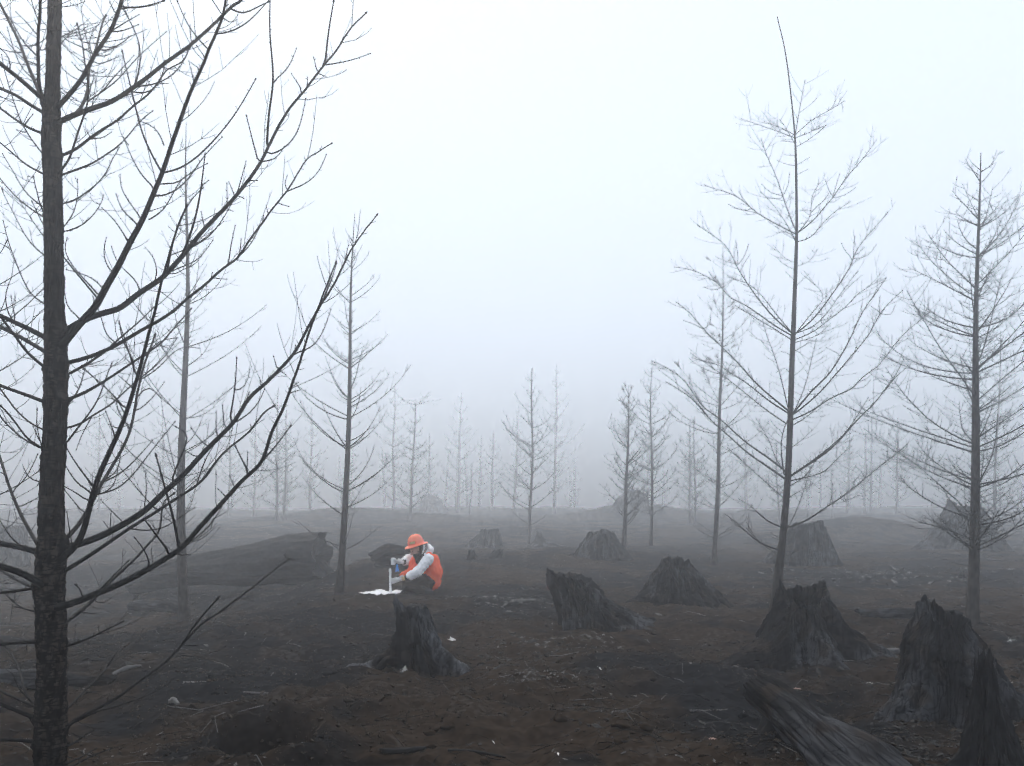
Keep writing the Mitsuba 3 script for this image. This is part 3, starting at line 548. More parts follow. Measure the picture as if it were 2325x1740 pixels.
TR = traced_tree('tall slender bare tree behind the wide stump on the right, tip curving left', 'burnt_tree', RIGHT_AXIS, TR_AT[1], RIGHT, 'bark_far', 12,
                 (0.065, 0.38, 0.0026, 3, 0.12, 0.35, 0.45, 0.8, 4), (0.11, 0.02, 0.05, 0.0022), 0.04, 14)


def grown_tree(name, label, base, top_px, r0, seed, spread=0.2, parts=True, whorls=11, per=5, bare=0.10, lean=(0, 0), twig=(0.12, 0.28, 0.003), e0=22, e1=52, group=None, stubs=True, topcut=False,
               needles=0, group_tag=None, infill=1.0, rb=0.0075):
    """A bare young conifer: tapered trunk, whorls of branches that sweep upwards, small branches between the whorls, twigs."""
    rng = np.random.default_rng(seed)
    d = base[1]
    H = EYE - (top_px[1] - HOR) / F * d - base[2]
    topx = (top_px[0] - CX) / F * d
    key = thing(name, label, 'tree', group)
    n = max(14, int(H / 0.18)) if parts else 12
    t = np.linspace(0, 1, n)
    wob = curve(np.vstack([[0, 0], rng.normal(0, 0.035, (3, 2)), [0, 0]]), n)
    c = np.stack([base[0] + (topx - base[0]) * t + wob[:, 0], base[1] + wob[:, 1] + lean[1] * t, base[2] - 0.1 + (H + 0.1) * t], 1)
    r = r0 * (1 - t) ** 0.95 * 0.95 + 0.0035 + 0.012 * (d > 30) * t
    r = r * (1 + 0.5 * np.exp(-t * H / 0.15)) if not topcut else r0 * (1 - 0.72 * t)
    put('trunk', trunk_mesh(c, r, 10 if parts else 6, rng), 'bark_far', key, smooth=True)
    crown, ned = MB(), MB()

    def branch(h, az, L, ea, eb, rb, dens):
        o = np.array([np.interp(h, c[:, 2] - base[2], c[:, k]) for k in range(3)])
        m = 8 if parts else 5
        pts, a = [o], az
        for s in range(m):
            e = math.radians(ea + (eb - ea) * ((s + 0.5) / m) ** 1.3)
            a += rng.normal(0, 0.05)
            pts.append(pts[-1] + np.array([math.cos(a) * math.cos(e), math.sin(a) * math.cos(e), math.sin(e)]) * L / m)
        p = curve(np.array(pts), m + 1)
        rad = np.linspace(rb, rb * 0.28, m + 1)
        mb = MB() if parts else crown
        limb(mb, p, rad, 5 if parts else 3, 1.5 if parts else 0)
        if L > 0.3 and dens > 0:
            twigs(mb, rng, p, rad, twig[0] / dens, twig[1] * min(1.0, L / 0.9), twig[2], 3, 0.12, 0.5, 0.4 if parts else 0.25, 0.8, 4 if parts else 2)
        if parts:
            spurs(mb, rng, p, rad, 0.16, 0.015, 0.04, twig[2] * 0.7)
            put('branch', mb, 'branch', key, smooth=True)
        for q in range(needles if (parts and h > H * 0.5) else 0):
            if rng.random() < 0.25:
                j = rng.integers(m // 2, m)
                b = nrm(p[j + 1] - p[j])
                for w in range(16):
                    e = nrm(b + rng.normal(0, 0.28, 3))
                    s0 = p[j] + b * 0.1 * rng.random()
                    side = nrm(np.cross(e, rng.normal(size=3))) * 0.004
                    ned.add([s0 - side, s0 + side, s0 + e * 0.13 + side * 0.4, s0 + e * 0.13 - side * 0.4], [[0, 1, 2], [0, 2, 3]])

    hs = np.linspace(bare * H + 0.2, H * 0.93, whorls) + rng.normal(0, 0.05, whorls)
    for i, h in enumerate(hs):
        u = (H - h)
        Lm = min(spread * H * 1.15, 0.16 + spread * 1.9 * u) * (0.7 + 0.3 * ss(0, 0.2, (h / H) - bare))
        a0 = rng.uniform(0, 6.28)
        for k in range(per + rng.integers(-1, 2)):
            up = ss(0.55, 1.0, h / H) * 14
            if rng.random() < 0.1:
                continue
            branch(h + rng.normal(0, 0.05), a0 + k * 6.283 / per + rng.normal(0, 0.35), Lm * rng.uniform(0.5, 1.2) * (1 if rng.random() > 0.12 else 0.35), e0 + up + rng.normal(0, 8), e1 + up + rng.normal(0, 9),
                   rb * (0.4 + 0.6 * min(1, Lm / 1.2)) * rng.uniform(0.8, 1.15), 1.0)
        if i + 1 < len(hs):
            for k in range(int(rng.integers(3, 6) * infill)):
                hh = h + (hs[i + 1] - h) * rng.uniform(0.15, 0.9)
                branch(hh, rng.uniform(0, 6.28), Lm * rng.uniform(0.12, 0.4), e0 - 4, e1 - 5, rb * 0.4, 0.6)
    if stubs:
        for h in np.arange(0.3, bare * H + 0.4, 0.11 if parts else 0.25):
            branch(h, rng.uniform(0, 6.28), rng.uniform(0.1, 0.5), rng.uniform(-5, 20), rng.uniform(5, 30), 0.004, 0)
    for k in range(6 if topcut else 0):
        branch(H * 0.985, k * 1.05 + 0.3, rng.uniform(0.8, 1.5), 18, 14 + 30 * (k % 2), rb * 0.8, 1.0)
    if not parts:
        put('crown', crown, 'branch', key, smooth=True, kind='stuff')
    if ned.n:
        put('dead_needles', ned, 'dead_needle', key, smooth=False, kind='stuff')
    return key


K = 2325 / 2211.0  # pixels measured on the enlarged view


def tree_at(bx, by, tx, ty, label, seed, name='bare_tree', least=0, **more):
    P = stand(bx * K, by * K)
    if P[1] < least:  # its foot is hidden by a rise: it stands farther off
        P = np.array([P[0] / P[1] * least, least, 0])
        P[2] = ground_at(P[0], P[1])
    return grown_tree(name, label, P, (tx * K, ty * K), seed=seed, **more)
# ---------------------------------------------------------------- the ground
HOLLOW = (-1.40, 4.62)  # the burnt-out hollow at the foot of the picture


def graded(a, b, lo, hi, fine, grow):
    """Grid lines: fine between a and b, then wider and wider out to lo and hi."""
    g = list(np.arange(a, b, fine))
    s = fine
    while g[-1] < hi:
        s = min(s * grow, 4.0)
        g.append(g[-1] + s)
    s, left = fine, [a]
    while left[-1] > lo:
        s = min(s * grow, 4.0)
        left.append(left[-1] - s)
    return np.array(left[:0:-1] + g)


def rough(x, y):
    """Small relief of the ground: clods, ruts, litter heaps."""
    q = np.stack([x, y, 0 * x], -1)
    big = meshkit.fbm(q * 0.9 + 5, 3, 21) - 0.5
    mid = meshkit.fbm(q * 3.2 + 2, 3, 22) - 0.5
    fine = meshkit.fbm(q * 13.0, 3, 23) - 0.5
    ridge = 0.5 - np.abs(meshkit.fbm(q * np.array([2.0, 4.2, 1.0]) + 9, 3, 24) - 0.5) * 2
    return 0.22 * big + 0.15 * mid + 0.05 * fine + 0.07 * (ridge - 0.3)


def hollow(x, y):
    q = np.stack([x, y, 0 * x], -1) * 3.0
    wob = 0.28 * (meshkit.fbm(q, 3, 31) - 0.5)
    e = np.sqrt(((x - HOLLOW[0]) / 0.26) ** 2 + ((y - HOLLOW[1]) / 0.30) ** 2) + wob * 1.2
    e2 = np.sqrt(((x - HOLLOW[0] - 0.62) / 0.46) ** 2 + ((y - HOLLOW[1] + 0.40) / 0.22) ** 2) + wob * 1.5
    rim = 0.10 * np.exp(-((e - 1.25) / 0.3) ** 2)
    return -0.42 * (1 - ss(0.6, 1.0, e)) - 0.20 * (1 - ss(0.5, 1.0, e2)) + rim


def surface(x, y):
    x, y = np.broadcast_arrays(np.asarray(x, float), np.asarray(y, float))
    flat = 1 - 0.85 * np.exp(-(((x + 1.65) / 1.0) ** 2 + ((y - 12.3) / 0.8) ** 2) ** 2)  # where the worker kneels
    return land(x, y) + rough(x, y) * (0.55 + 0.45 * ss(20, 6, y)) * flat + hollow(x, y)


gx, gy = graded(-5.5, 5.5, -150, 150, 0.035, 1.045), graded(2.6, 11.0, -14, 190, 0.035, 1.030)
GX, GY = np.meshgrid(gx, gy)
GZ = surface(GX, GY)
i, j = np.meshgrid(np.arange(len(gy) - 1), np.arange(len(gx) - 1), indexing='ij')
a = i * len(gx) + j
f = np.stack([a, a + 1, a + len(gx) + 1, a + len(gx)], -1).reshape(-1, 4)
put('ground', (np.stack([GX, GY, GZ], -1).reshape(-1, 3), f), 'soil', smooth=True, label='dark charred ground of burnt soil and litter', kind='structure')
# ---------------------------------------------------------------- the other trees
NEAR = dict(parts=True)
tree_at(398, 1350, 402, 265, 'hazy slim bare tree standing just right of the big dark tree on the left', 101, r0=0.078, spread=0.175, whorls=12, per=5, e0=26, e1=58, bare=0.09, rb=0.008)
tree_at(732, 1277, 766, 462, 'grey bare tree between the fallen log and the crouching worker', 102, r0=0.060, spread=0.165, whorls=11, per=6, e0=24, e1=54, bare=0.08, rb=0.010)
tree_at(1540, 1222, 1561, 530, 'bare tree with tufts of dead needles, left of the tall slender tree', 103, r0=0.060, spread=0.18, whorls=11, per=6, e0=22, e1=46, bare=0.07, needles=2, rb=0.009, twig=(0.1,0.34,0.0035))
tree_at(2099, 1345, 2118, 330, 'dense bare tree near the right edge, behind the broad right stump', 104, r0=0.064, spread=0.255, whorls=11, per=9, e0=22, e1=40, bare=0.10, infill=2.4, rb=0.009, twig=(0.05, 0.42, 0.0028))
tree_at(1143, 1178, 1149, 795, 'bare tree in mid distance at the middle of the clearing with a tufted tip', 105, r0=0.062, spread=0.225, whorls=10, per=6, e0=24, e1=56, bare=0.09, twig=(0.12, 0.40, 0.0055), rb=0.015)
tree_at(1345, 1190, 1357, 832, 'bushy reddish grey bare tree beside the far mound', 106, r0=0.062, spread=0.20, whorls=11, per=7, e0=30, e1=66, bare=0.08, twig=(0.09, 0.45, 0.0055), rb=0.014, needles=1)
tree_at(1405, 1182, 1409, 782, 'bare tree with a long thin leader, right of the bushy reddish one', 107, r0=0.060, spread=0.205, whorls=10, per=6, e0=20, e1=62, bare=0.14, twig=(0.11, 0.42, 0.0055), rb=0.014)
FAR = dict(parts=False, whorls=9, per=7, twig=(0.14, 0.6, 0.010), rb=0.020, stubs=True)
for n, (bx, by, tx, ty, r0, sp, text) in enumerate([
    (885, 1152, 897, 872, 0.115, 0.16, 'hazy bare tree with a flat forked top behind the worker'),
    (848, 1132, 852, 830, 0.11, 0.15, 'faint bare tree just left of the flat topped one behind the worker'),
    (987, 1108, 997, 848, 0.13, 0.15, 'pale bare tree standing alone right of the round mound'),
    (1014, 1178, 1020, 1000, 0.06, 0.06, 'spindly sapling beside the pale lone tree'),
    (1109, 1105, 1119, 878, 0.12, 0.17, 'faint bare tree on the left of the middle clump of three'),
    (1197, 1110, 1201, 788, 0.13, 0.17, 'faint tall bare tree on the right of the middle clump of three'),
    (1487, 1152, 1490, 905, 0.09, 0.13, 'left one of two thin hazy trees left of the needle tufted tree'),
    (1501, 1156, 1499, 900, 0.09, 0.13, 'right one of two thin hazy trees left of the needle tufted tree'),
    (1683, 1132, 1676, 955, 0.07, 0.16, 'small reddish bare tree seen through the tall slender tree on the right'),
    (2146, 1135, 2161, 715, 0.13, 0.16, 'hazy tree at the far right rising behind the dense bare tree'),
    (1829, 1118, 1836, 925, 0.11, 0.17, 'faint bare tree leftmost of the far right group'),
    (1867, 1122, 1868, 930, 0.10, 0.10, 'left one of a close pair of faint straight trunks on the far right'),
    (1880, 1124, 1882, 900, 0.12, 0.12, 'right one of a close pair of faint straight trunks on the far right'),
    (1936, 1120, 1938, 900, 0.12, 0.20, 'faint wide crowned tree at the right end of the far right group'),
    (1795, 1118, 1797, 1010, 0.05, 0.08, 'tiny dark sapling in front of the far right group'),
    (597, 1163, 601, 838, 0.11, 0.15, 'hazy bare tree rising behind the fallen log'),
    (613, 1160, 618, 885, 0.10, 0.13, 'thinner hazy tree touching the one behind the fallen log'),
    (670, 1112, 673, 880, 0.11, 0.13, 'faint bare tree left of the grey tree by the worker'),
    (548, 1162, 552, 905, 0.10, 0.14, 'faint bare tree left of the pair behind the fallen log'),
    (494, 1165, 497, 920, 0.09, 0.14, 'faint bare tree right of the hazy slim tree on the left'),
    (352, 1152, 350, 885, 0.10, 0.15, 'faint bare tree left of the hazy slim tree'),
    (213, 1182, 214, 890, 0.10, 0.15, 'faint bare tree seen between the branches right of the big left trunk'),
    (925, 1108, 928, 935, 0.12, 0.14, 'very faint tree behind the round mound'),
    (1062, 1102, 1065, 930, 0.12, 0.14, 'very faint tree between the pale lone tree and the middle clump'),
    (1398, 1128, 1402, 905, 0.11, 0.15, 'very faint tree behind the one with the long leader'),
    (1552, 1112, 1556, 940, 0.11, 0.2, 'very faint tree behind the needle tufted tree'),
    (1610, 1118, 1612, 930, 0.11, 0.2, 'very faint tree between the needle tufted tree and the tall slender one'),
]):
    least = 84 if 'very faint' in text else 66 if 'faint' in text or 'pale' in text else 46 if by < 1170 else 0
    tree_at(bx, by, tx, ty, text, 200 + n, least=least, r0=r0 * (0.75 + 0.25 * (least > 60)), spread=sp * 1.38, e0=20 + 3 * (n % 4), e1=56 + 4 * (n % 3), bare=0.08 + 0.02 * (n % 3), topcut=(n == 0), **FAR)
# the far belt that melts into the fog: nothing tells these apart
rng = np.random.default_rng(77)
for n in range(24):
    y = rng.uniform(90, 112)
    x = rng.uniform(-0.72, 0.72) * y
    z = ground_at(x, y)
    H = rng.uniform(5.5, 8.5)
    top = (CX + x / y * F + rng.uniform(-8, 8), HOR - (z + H - EYE) / y * F)
    grown_tree('foggy_tree', 'ghostly bare tree almost lost in the fog along the far edge of the clearing', np.array([x, y, z]), top, 0.10, 400 + n, spread=0.16, group='trees lost in the far fog', parts=False,
               whorls=9, per=5, twig=(0.5, 0.6, 0.020), rb=0.030, bare=0.06, stubs=False)
# a tree out of sight on the left whose branches reach into the picture
grown_tree('bare_tree', 'pale bare tree at the left edge, only its rising branches in view', np.array([-4.75, 6.6, ground_at(-4.75, 6.6)]), (-150, 120), 0.075, 150, spread=0.21, whorls=10, per=7, e0=26, e1=50, bare=0.12)
# ---------------------------------------------------------------- stumps and logs
def grain(name, ax, light=(0.036, 0.038, 0.043)):
    """Charred wood whose grain runs along ax."""
    ax = nrm(ax)
    b = nrm(np.cross(ax, [0.2, 0.3, 0.9] if abs(ax[2]) < 0.9 else [1, 0, 0]))
    c = np.cross(ax, b)
    A, B, C = ([float(x) for x in v] for v in (ax, b, c))

    def uvw(p):
        return (p.x * B[0] + p.y * B[1] + p.z * B[2], p.x * C[0] + p.y * C[1] + p.z * C[2], p.x * A[0] + p.y * A[1] + p.z * A[2])

    def col(p, n, uv):
        u, v, w = uvw(p)
        g = mikit.fbm(u * 48, v * 48, w * 3.2, 3)
        split = mikit.smoothstep(0.0, 0.10, dr.abs(mikit.fbm(u * 26 + 5, v * 26, w * 2.2, 2) - 0.5))
        f1, f2, _ = mikit.voronoi(u * 15 + v * 13 + 1.5 * mikit.noise(u * 9, v * 9, w * 9), w * 9 + 2.0 * mikit.noise(u * 12 + 4, v * 12, w * 6))
        split = split * (0.35 + 0.65 * mikit.smoothstep(0.0, 0.10, f2 - f1))
        patch = mikit.smoothstep(0.42, 0.68, mikit.fbm(u * 4.0 + 11, v * 4.0, w * 1.5, 3))
        k = mikit.mix((0.0045, 0.005, 0.006), light, patch)
        earth = mikit.smoothstep(0.56, 0.7, mikit.fbm(p.x * 7 + 3, p.y * 7, p.z * 7 + 8, 2))
        k = mikit.mix(k, (0.024, 0.017, 0.0125), earth * 0.6)
        return k * (0.4 + 1.1 * g) * (0.45 + 0.55 * split)

    def bump(p, n, uv):
        u, v, w = uvw(p)
        return mikit.fbm(u * 55, v * 55, w * 4, 3)

    return principled(name, col, 0.85, bump, 0.02, 0.003, spec=0.12)


grain('char_wood', (0, 0, 1))
grain('char_wood_grey', (0, 0, 1), (0.068, 0.072, 0.080))


def stump(label, px, py, top_px, H, rt, rb, seed, lobes=(), lean=(0, 0), top=(), jag=0.12, hollow=0.5, name='burnt_stump', cat='stump', mat='char_wood', power=2.3, nt=150, ns=44, rough=1.0, roots=(), group=None, base=None, cleft=(), dome=0.12, crack=1.0):
    """A burnt tree stump: flared foot with root lobes (azimuth, reach, width), ragged top (azimuth, extra height, width), hollow middle. Azimuth 0 is to the right, 90 away."""
    rng = np.random.default_rng(seed)
    P = stand(px * K, py * K) if base is None else np.asarray(base, float)
    key = thing(name, label, cat, group)
    if top_px:  # height in pixels of the enlarged view
        q = top_px * K / F * P[1] / H
        H, rt, rb, lean = H * q, rt * q, rb * q, (lean[0] * q, lean[1] * q)
    th = np.arange(nt) * 2 * np.pi / nt
    flare, Ht = np.ones(nt), np.full(nt, H)
    for az, reach, w in lobes:
        dth = np.angle(np.exp(1j * (th - math.radians(az))))
        flare = flare + reach * np.exp(-(dth / math.radians(w)) ** 2)
    for az, e, w in top:
        dth = np.angle(np.exp(1j * (th - math.radians(az))))
        Ht = Ht + e * np.exp(-(dth / math.radians(w)) ** 2)
    ring = np.stack([np.cos(th) * 1.0, np.sin(th) * 1.0, 0 * th], -1)
    q = ring * max(2.4, rt * 14) + seed * 3.1
    Ht = Ht * (1 + jag * 2 * (meshkit.fbm(q * 1.6, 3, seed) - 0.5)) + jag * H * 0.5 * (meshkit.noise(q * 5.5, seed + 1) - 0.5)
    Ht = Ht + jag * H * 0.55 * (np.floor(meshkit.noise(q * 2.6 + 7, seed + 11) * 4) / 4 - 0.4)
    Ht = np.maximum(Ht, H * 0.3)
    s = np.linspace(-0.25, 1, ns)[:, None]
    sp = np.clip(s, 0, 1)
    foot = (rb * flare)[None] * np.where(s < 0, 1 - s * 0.5, 1)
    R = rt + (foot - rt) * (1 - sp) ** power
    Z = np.where(s < 0, s * 0.5, s * Ht[None])
    cz = Z[..., None] if Z.ndim == 3 else Z
    shape = np.stack([np.broadcast_to(np.cos(th), R.shape), np.broadcast_to(np.sin(th), R.shape), Z / max(rt, 0.12) * 0.22], -1)
    groove = meshkit.fbm(shape * np.array([3.0, 3.0, 0.8]) + seed, 3, seed + 2) - 0.5
    fibre = meshkit.fbm(shape * np.array([11, 11, 1.6]) + seed, 3, seed + 3) - 0.5
    lump = meshkit.fbm(shape * np.array([5, 5, 9.0]) + seed, 3, seed + 4) - 0.5
    R = R * (1 + rough * (0.46 * groove + 0.15 * fibre + (0.18 + 0.18 * np.clip(s, 0, 1)) * lump))
    crk = meshkit.fbm(shape * np.array([8.0, 8.0, 0.9]) + 3 * seed, 2, seed + 8) - 0.5
    crk2 = meshkit.fbm(shape * np.array([6.0, 6.0, 16.0]) + 5 * seed, 2, seed + 9) - 0.5
    R = R * (1 - crack * (0.09 * np.exp(-(crk / 0.030) ** 2) + 0.04 * np.exp(-(crk2 / 0.03) ** 2)))
    R = R * (1 - dome * ss(0.6, 1.0, sp) ** 1.5)
    for az, deep, w, z0, z1 in cleft:
        dth = np.angle(np.exp(1j * (th - math.radians(az) + 0.25 * (meshkit.fbm(np.stack([0 * sp[:, 0], 0 * sp[:, 0], sp[:, 0] * 4], -1) + seed, 2, seed) - 0.5)[:, None])))
        R = R * (1 - deep * np.exp(-(dth / math.radians(w)) ** 4) * ss(z0 - 0.1, z0 + 0.1, sp) * (1 - ss(z1 - 0.1, z1 + 0.1, sp)))
    up = np.clip(Z / H, -0.2, 1.5)
    X = P[0] + R * np.cos(th) + lean[0] * np.sign(up) * np.abs(up) ** 1.2
    Y = P[1] + R * np.sin(th) + lean[1] * np.sign(up) * np.abs(up) ** 1.2
    outer = np.stack([X, Y, P[2] + Z], -1)
    # the ragged top and the burnt-out middle
    inner = []
    n_in = 9
    cx, cy = P[0] + lean[0], P[1] + lean[1]
    for k in range(1, n_in + 1):
        f = k / n_in
        fr = np.array([0.86, 0.74, 0.66, 0.6, 0.54, 0.46, 0.34, 0.18, 0.02])[k - 1]
        dz = hollow * H * f ** 0.8
        e = (meshkit.fbm(np.stack([ring[:, 0] * 4, ring[:, 1] * 4, 0 * th + k * 0.6], -1) + seed, 2, seed + 6) - 0.5)
        z = outer[-1, :, 2] * (1 - f) + (P[2] + H) * f - dz * (1 + 0.3 * e) + (0.03 * H if k == 1 else 0) * e
        ax = cx + (outer[-1, :, 0] - cx) * fr * (1 + 0.25 * e)
        ay = cy + (outer[-1, :, 1] - cy) * fr * (1 + 0.25 * e)
        inner.append(np.stack([ax, ay, z], -1))
    V = np.concatenate([outer, np.array(inner)], 0)
    m = len(V)
    i, j = np.meshgrid(np.arange(m - 1), np.arange(nt), indexing='ij')
    k = (j + 1) % nt
    f = np.stack([i * nt + j, i * nt + k, (i + 1) * nt + k, (i + 1) * nt + j], -1).reshape(-1, 4)
    put('body', (V.reshape(-1, 3), f), mat, key, smooth=45)
    for az, r0, L, rr, bend in roots:
        a = math.radians(az)
        pts = []
        for u in np.linspace(0, 1, 12):
            aa = a + math.radians(bend) * u
            x, y = P[0] + math.cos(a) * r0 * 0.75 + math.cos(aa) * L * u, P[1] + math.sin(a) * r0 * 0.75 + math.sin(aa) * L * u
            pts.append([x, y, float(surface(x, y)) + rr * (0.55 - 1.7 * u ** 2) + 0.10 * H * (1 - u) ** 3 + 0.02 * math.sin(u * 9 + seed)])
        add_log('root', np.array(pts), np.linspace(rr * 1.1, rr * 0.35, 12), seed + int(az), key, mat, 10)
    return key


def add_log(name, pts, radii, seed, parent, mat, sides=24, rough=0.35, ends=True, n=None, ragged=0.9, **more):
    """A knotty round timber along the points, with a splintered end."""
    n = n or max(16, int(np.linalg.norm(np.diff(pts, axis=0), axis=1).sum() / max(0.018, np.mean(radii) * 0.22)))
    p = curve(pts, n)
    r = np.interp(np.linspace(0, 1, n), np.linspace(0, 1, len(radii)), radii)
    t = nrm(np.gradient(p, axis=0))
    a = nrm(np.cross(t, [0, 0.05, 1.0]))
    b = np.cross(a, t)
    g = np.arange(sides) * 2 * np.pi / sides
    L = np.linspace(0, np.linalg.norm(np.diff(p, axis=0), axis=1).sum(), n)
    q = np.stack([np.broadcast_to(np.cos(g), (n, sides)), np.broadcast_to(np.sin(g), (n, sides)), np.broadcast_to((L / max(np.mean(radii), 0.02) * 0.3)[:, None], (n, sides))], -1)
    e = 0.8 * (meshkit.fbm(q * np.array([2, 2, 1.0]) + seed, 3, seed) - 0.5) + 0.6 * (meshkit.fbm(q * np.array([7, 7, 1.2]) + seed, 3, seed + 1) - 0.5)
    R = r[:, None] * (1 + rough * e)
    v = p[:, None] + R[..., None] * (np.cos(g)[None, :, None] * a[:, None] + np.sin(g)[None, :, None] * b[:, None])
    if ends:
        for end, sgn in ((0, -1), (-1, 1)):
            jag = (meshkit.noise(np.stack([np.cos(g) * 3, np.sin(g) * 3, 0 * g], -1) + seed + end, seed + 5) - 0.5) * r[end] * ragged
            v[end] += sgn * t[end] * jag[:, None]
    rows = [v]
    for end in (0, -1):
        c = v[end].mean(0)
        cap = [c + (v[end] - c) * f - (t[end] * (1 if end else -1) * r[end] * (0.25 if f < 0.7 else 0.06))[None] for f in (0.8, 0.5, 0.03)]
        rows = rows + [np.array(cap)] if end else [np.array(cap[::-1])] + rows
    V = np.concatenate(rows, 0)
    m = len(V)
    i, j = np.meshgrid(np.arange(m - 1), np.arange(sides), indexing='ij')
    k = (j + 1) % sides
    f = np.stack([i * sides + k, i * sides + j, (i + 1) * sides + j, (i + 1) * sides + k], -1).reshape(-1, 4)
    return put(name, (V.reshape(-1, 3), f), mat, parent, smooth=50, **more)


BIG = dict(nt=230, ns=80)
stump('gnarled grey burnt stump with a cleft hollow left side, nearest the middle of the clearing', 912, 1450, None, 0.50, 0.14, 0.235, 1, mat='char_wood_grey', lean=(-0.085, 0.02), jag=0.13, dome=0.0,
      lobes=((-24, 1.5, 17), (-85, 0.5, 18), (183, 1.2, 13), (80, 0.5, 40)), top=((160, 0.06, 22), (10, 0.02, 30), (-90, -0.07, 35)), rough=1.0, power=2.6, cleft=((-138, 0.55, 24, 0.10, 1.2), (-62, 0.16, 9, 0.0, 0.7)),
      roots=((180, 0.3, 0.50, 0.045, 12), (200, 0.28, 0.45, 0.035, -15), (-30, 0.36, 0.22, 0.05, 8)), **BIG)
stump('large leaning burnt stump with a jagged top and a long slope to the right', 1265, 1345, None, 0.58, 0.285, 0.31, 2, lean=(-0.15, 0.0), jag=0.12, power=1.35, dome=0.0,
      lobes=((-3, 1.75, 28), (-45, 0.5, 25), (180, -0.15, 40), (-100, 0.10, 30)), top=((180, 0.02, 40), (-30, -0.12, 50), (0, -0.20, 45), (-90, -0.03, 40)), hollow=0.35, rough=1.3, cleft=((-120, 0.2, 14, 0.1, 0.9), (-40, 0.2, 10, 0.0, 0.6)),
      roots=((-14, 0.62, 0.42, 0.05, -18), (10, 0.65, 0.5, 0.045, 15)), **BIG)
stump('squat burnt stump with a frayed crest, right of the leaning stump', 1470, 1308, None, 0.60, 0.25, 0.36, 3, lean=(-0.05, 0.05), jag=0.15, power=1.35, dome=0.3,
      lobes=((-5, 0.75, 30), (182, 0.7, 24), (-60, 0.4, 30), (-130, 0.3, 25)), top=((100, 0.06, 40), (-90, -0.06, 60)), rough=1.3, cleft=((-110, 0.2, 16, 0.0, 0.6),), roots=((182, 0.5, 0.55, 0.045, 8), (-20, 0.5, 0.4, 0.045, -10)), **BIG)
stump('wide dark stump with a notched crown in front of the tall slender tree', 1738, 1422, None, 0.60, 0.215, 0.375, 4, lean=(0.0, 0.02), jag=0.12, power=2.0, dome=0.1,
      lobes=((198, 1.55, 22), (-14, 1.45, 26), (-80, 0.5, 16), (25, 0.7, 26), (120, 0.4, 40)), top=((172, 0.07, 12), (150, -0.07, 10), (205, -0.10, 14), (20, 0.06, 30), (-90, -0.12, 55)), rough=1.3, hollow=0.55,
      cleft=((-115, 0.34, 20, 0.05, 0.95), (-45, 0.2, 10, 0.0, 0.7)), roots=((200, 0.62, 0.42, 0.055, -6), (-16, 0.6, 0.42, 0.055, 10)), **BIG)
stump('broad tall stump at the right with a stepped top and pale buttress root', 2040, 1540, None, 0.66, 0.235, 0.26, 5, lean=(0.01, 0.03), jag=0.075, power=2.3, dome=0.40,
      lobes=((-88, 1.2, 13), (190, 0.7, 20), (-38, 1.0, 16), (0, 1.25, 20), (-140, 0.55, 14), (90, 0.4, 40)), top=((115, 0.06, 40), (5, -0.04, 40), (-90, -0.10, 60)), rough=1.15, hollow=0.5,
      cleft=((-116, 0.22, 11, 0.0, 0.6), (-62, 0.22, 10, 0.0, 0.6)), roots=((-90, 0.46, 0.26, 0.055, 12), (186, 0.40, 0.2, 0.04, 15), (4, 0.44, 0.5, 0.05, -8), (-38, 0.42, 0.4, 0.045, 4)), **BIG)
stump('black pointed stump at the lower right corner, nearest of all the stumps', 2128, 1735, None, 0.64, 0.042, 0.15, 6, lean=(-0.005, 0.0), jag=0.16, power=1.7, mat='char_dark',
      lobes=((180, 0.5, 25), (-10, 1.1, 30), (-90, 0.3, 30)), top=((60, 0.05, 50), (200, -0.08, 40)), rough=1.5, hollow=0.2, nt=120)
stump('hazy low stump with a comb like crest in the middle distance', 1297, 1203, 52, 0.60, 0.34, 0.50, 7, jag=0.16, lobes=((180, 0.5, 40), (0, 0.4, 35)), top=((60, 0.1, 30),), power=1.4, nt=110, ns=24, rough=1.2)
stump('small hazy stump left of the tree at the middle of the clearing', 1058, 1183, 40, 0.62, 0.33, 0.42, 8, jag=0.16, lobes=((185, 0.8, 30),), power=1.4, nt=90, ns=20, rough=1.2)
stump('hazy stump with a square right edge just behind the tall slender tree', 1745, 1218, 88, 1.0, 0.44, 0.60, 9, lean=(-0.05, 0), jag=0.08, lobes=((180, 0.9, 40), (0, 0.35, 30)), top=((0, 0.08, 40), (180, -0.12, 40)), power=1.5, nt=110, ns=26, hollow=0.3)
stump('huge hazy stump behind the dense tree at the right', 2080, 1185, 92, 1.35, 0.62, 0.95, 10, jag=0.10, dome=0.25, lobes=((180, 0.7, 35), (0, 0.6, 35), (-90, 0.3, 50)), top=((180, 0.2, 35), (0, 0.1, 30)), power=1.8, nt=120, ns=30, hollow=0.4)
stump('faint lumpy stump on the crest of the far mound', 1368, 1104, 44, 1.45, 0.9, 1.2, 13, dome=0.55, jag=0.10, lobes=((185, 0.8, 40),), power=1.6, nt=80, ns=20, hollow=0.2)
stump('faint round topped stump behind the worker at the far edge', 932, 1106, 38, 1.5, 0.8, 1.25, 14, dome=0.6, jag=0.06, power=1.3, nt=80, ns=20, hollow=0.08)
stump('hazy square stump at the left edge behind the big dark tree', 20, 1225, 90, 1.15, 0.42, 0.52, 15, jag=0.07, lobes=((180, 0.5, 40),), power=1.5, nt=90, ns=22)
stump('knee high nub of charred wood left of a matching nub, right of the worker', 1018, 1212, None, 0.26, 0.07, 0.12, 16, jag=0.25, nt=60, ns=16, rough=1.3)
stump('knee high nub of charred wood tilting to the left, farther right of the worker', 1068, 1208, None, 0.22, 0.11, 0.14, 17, lean=(0.1, 0), jag=0.25, nt=60, ns=16, rough=1.3)
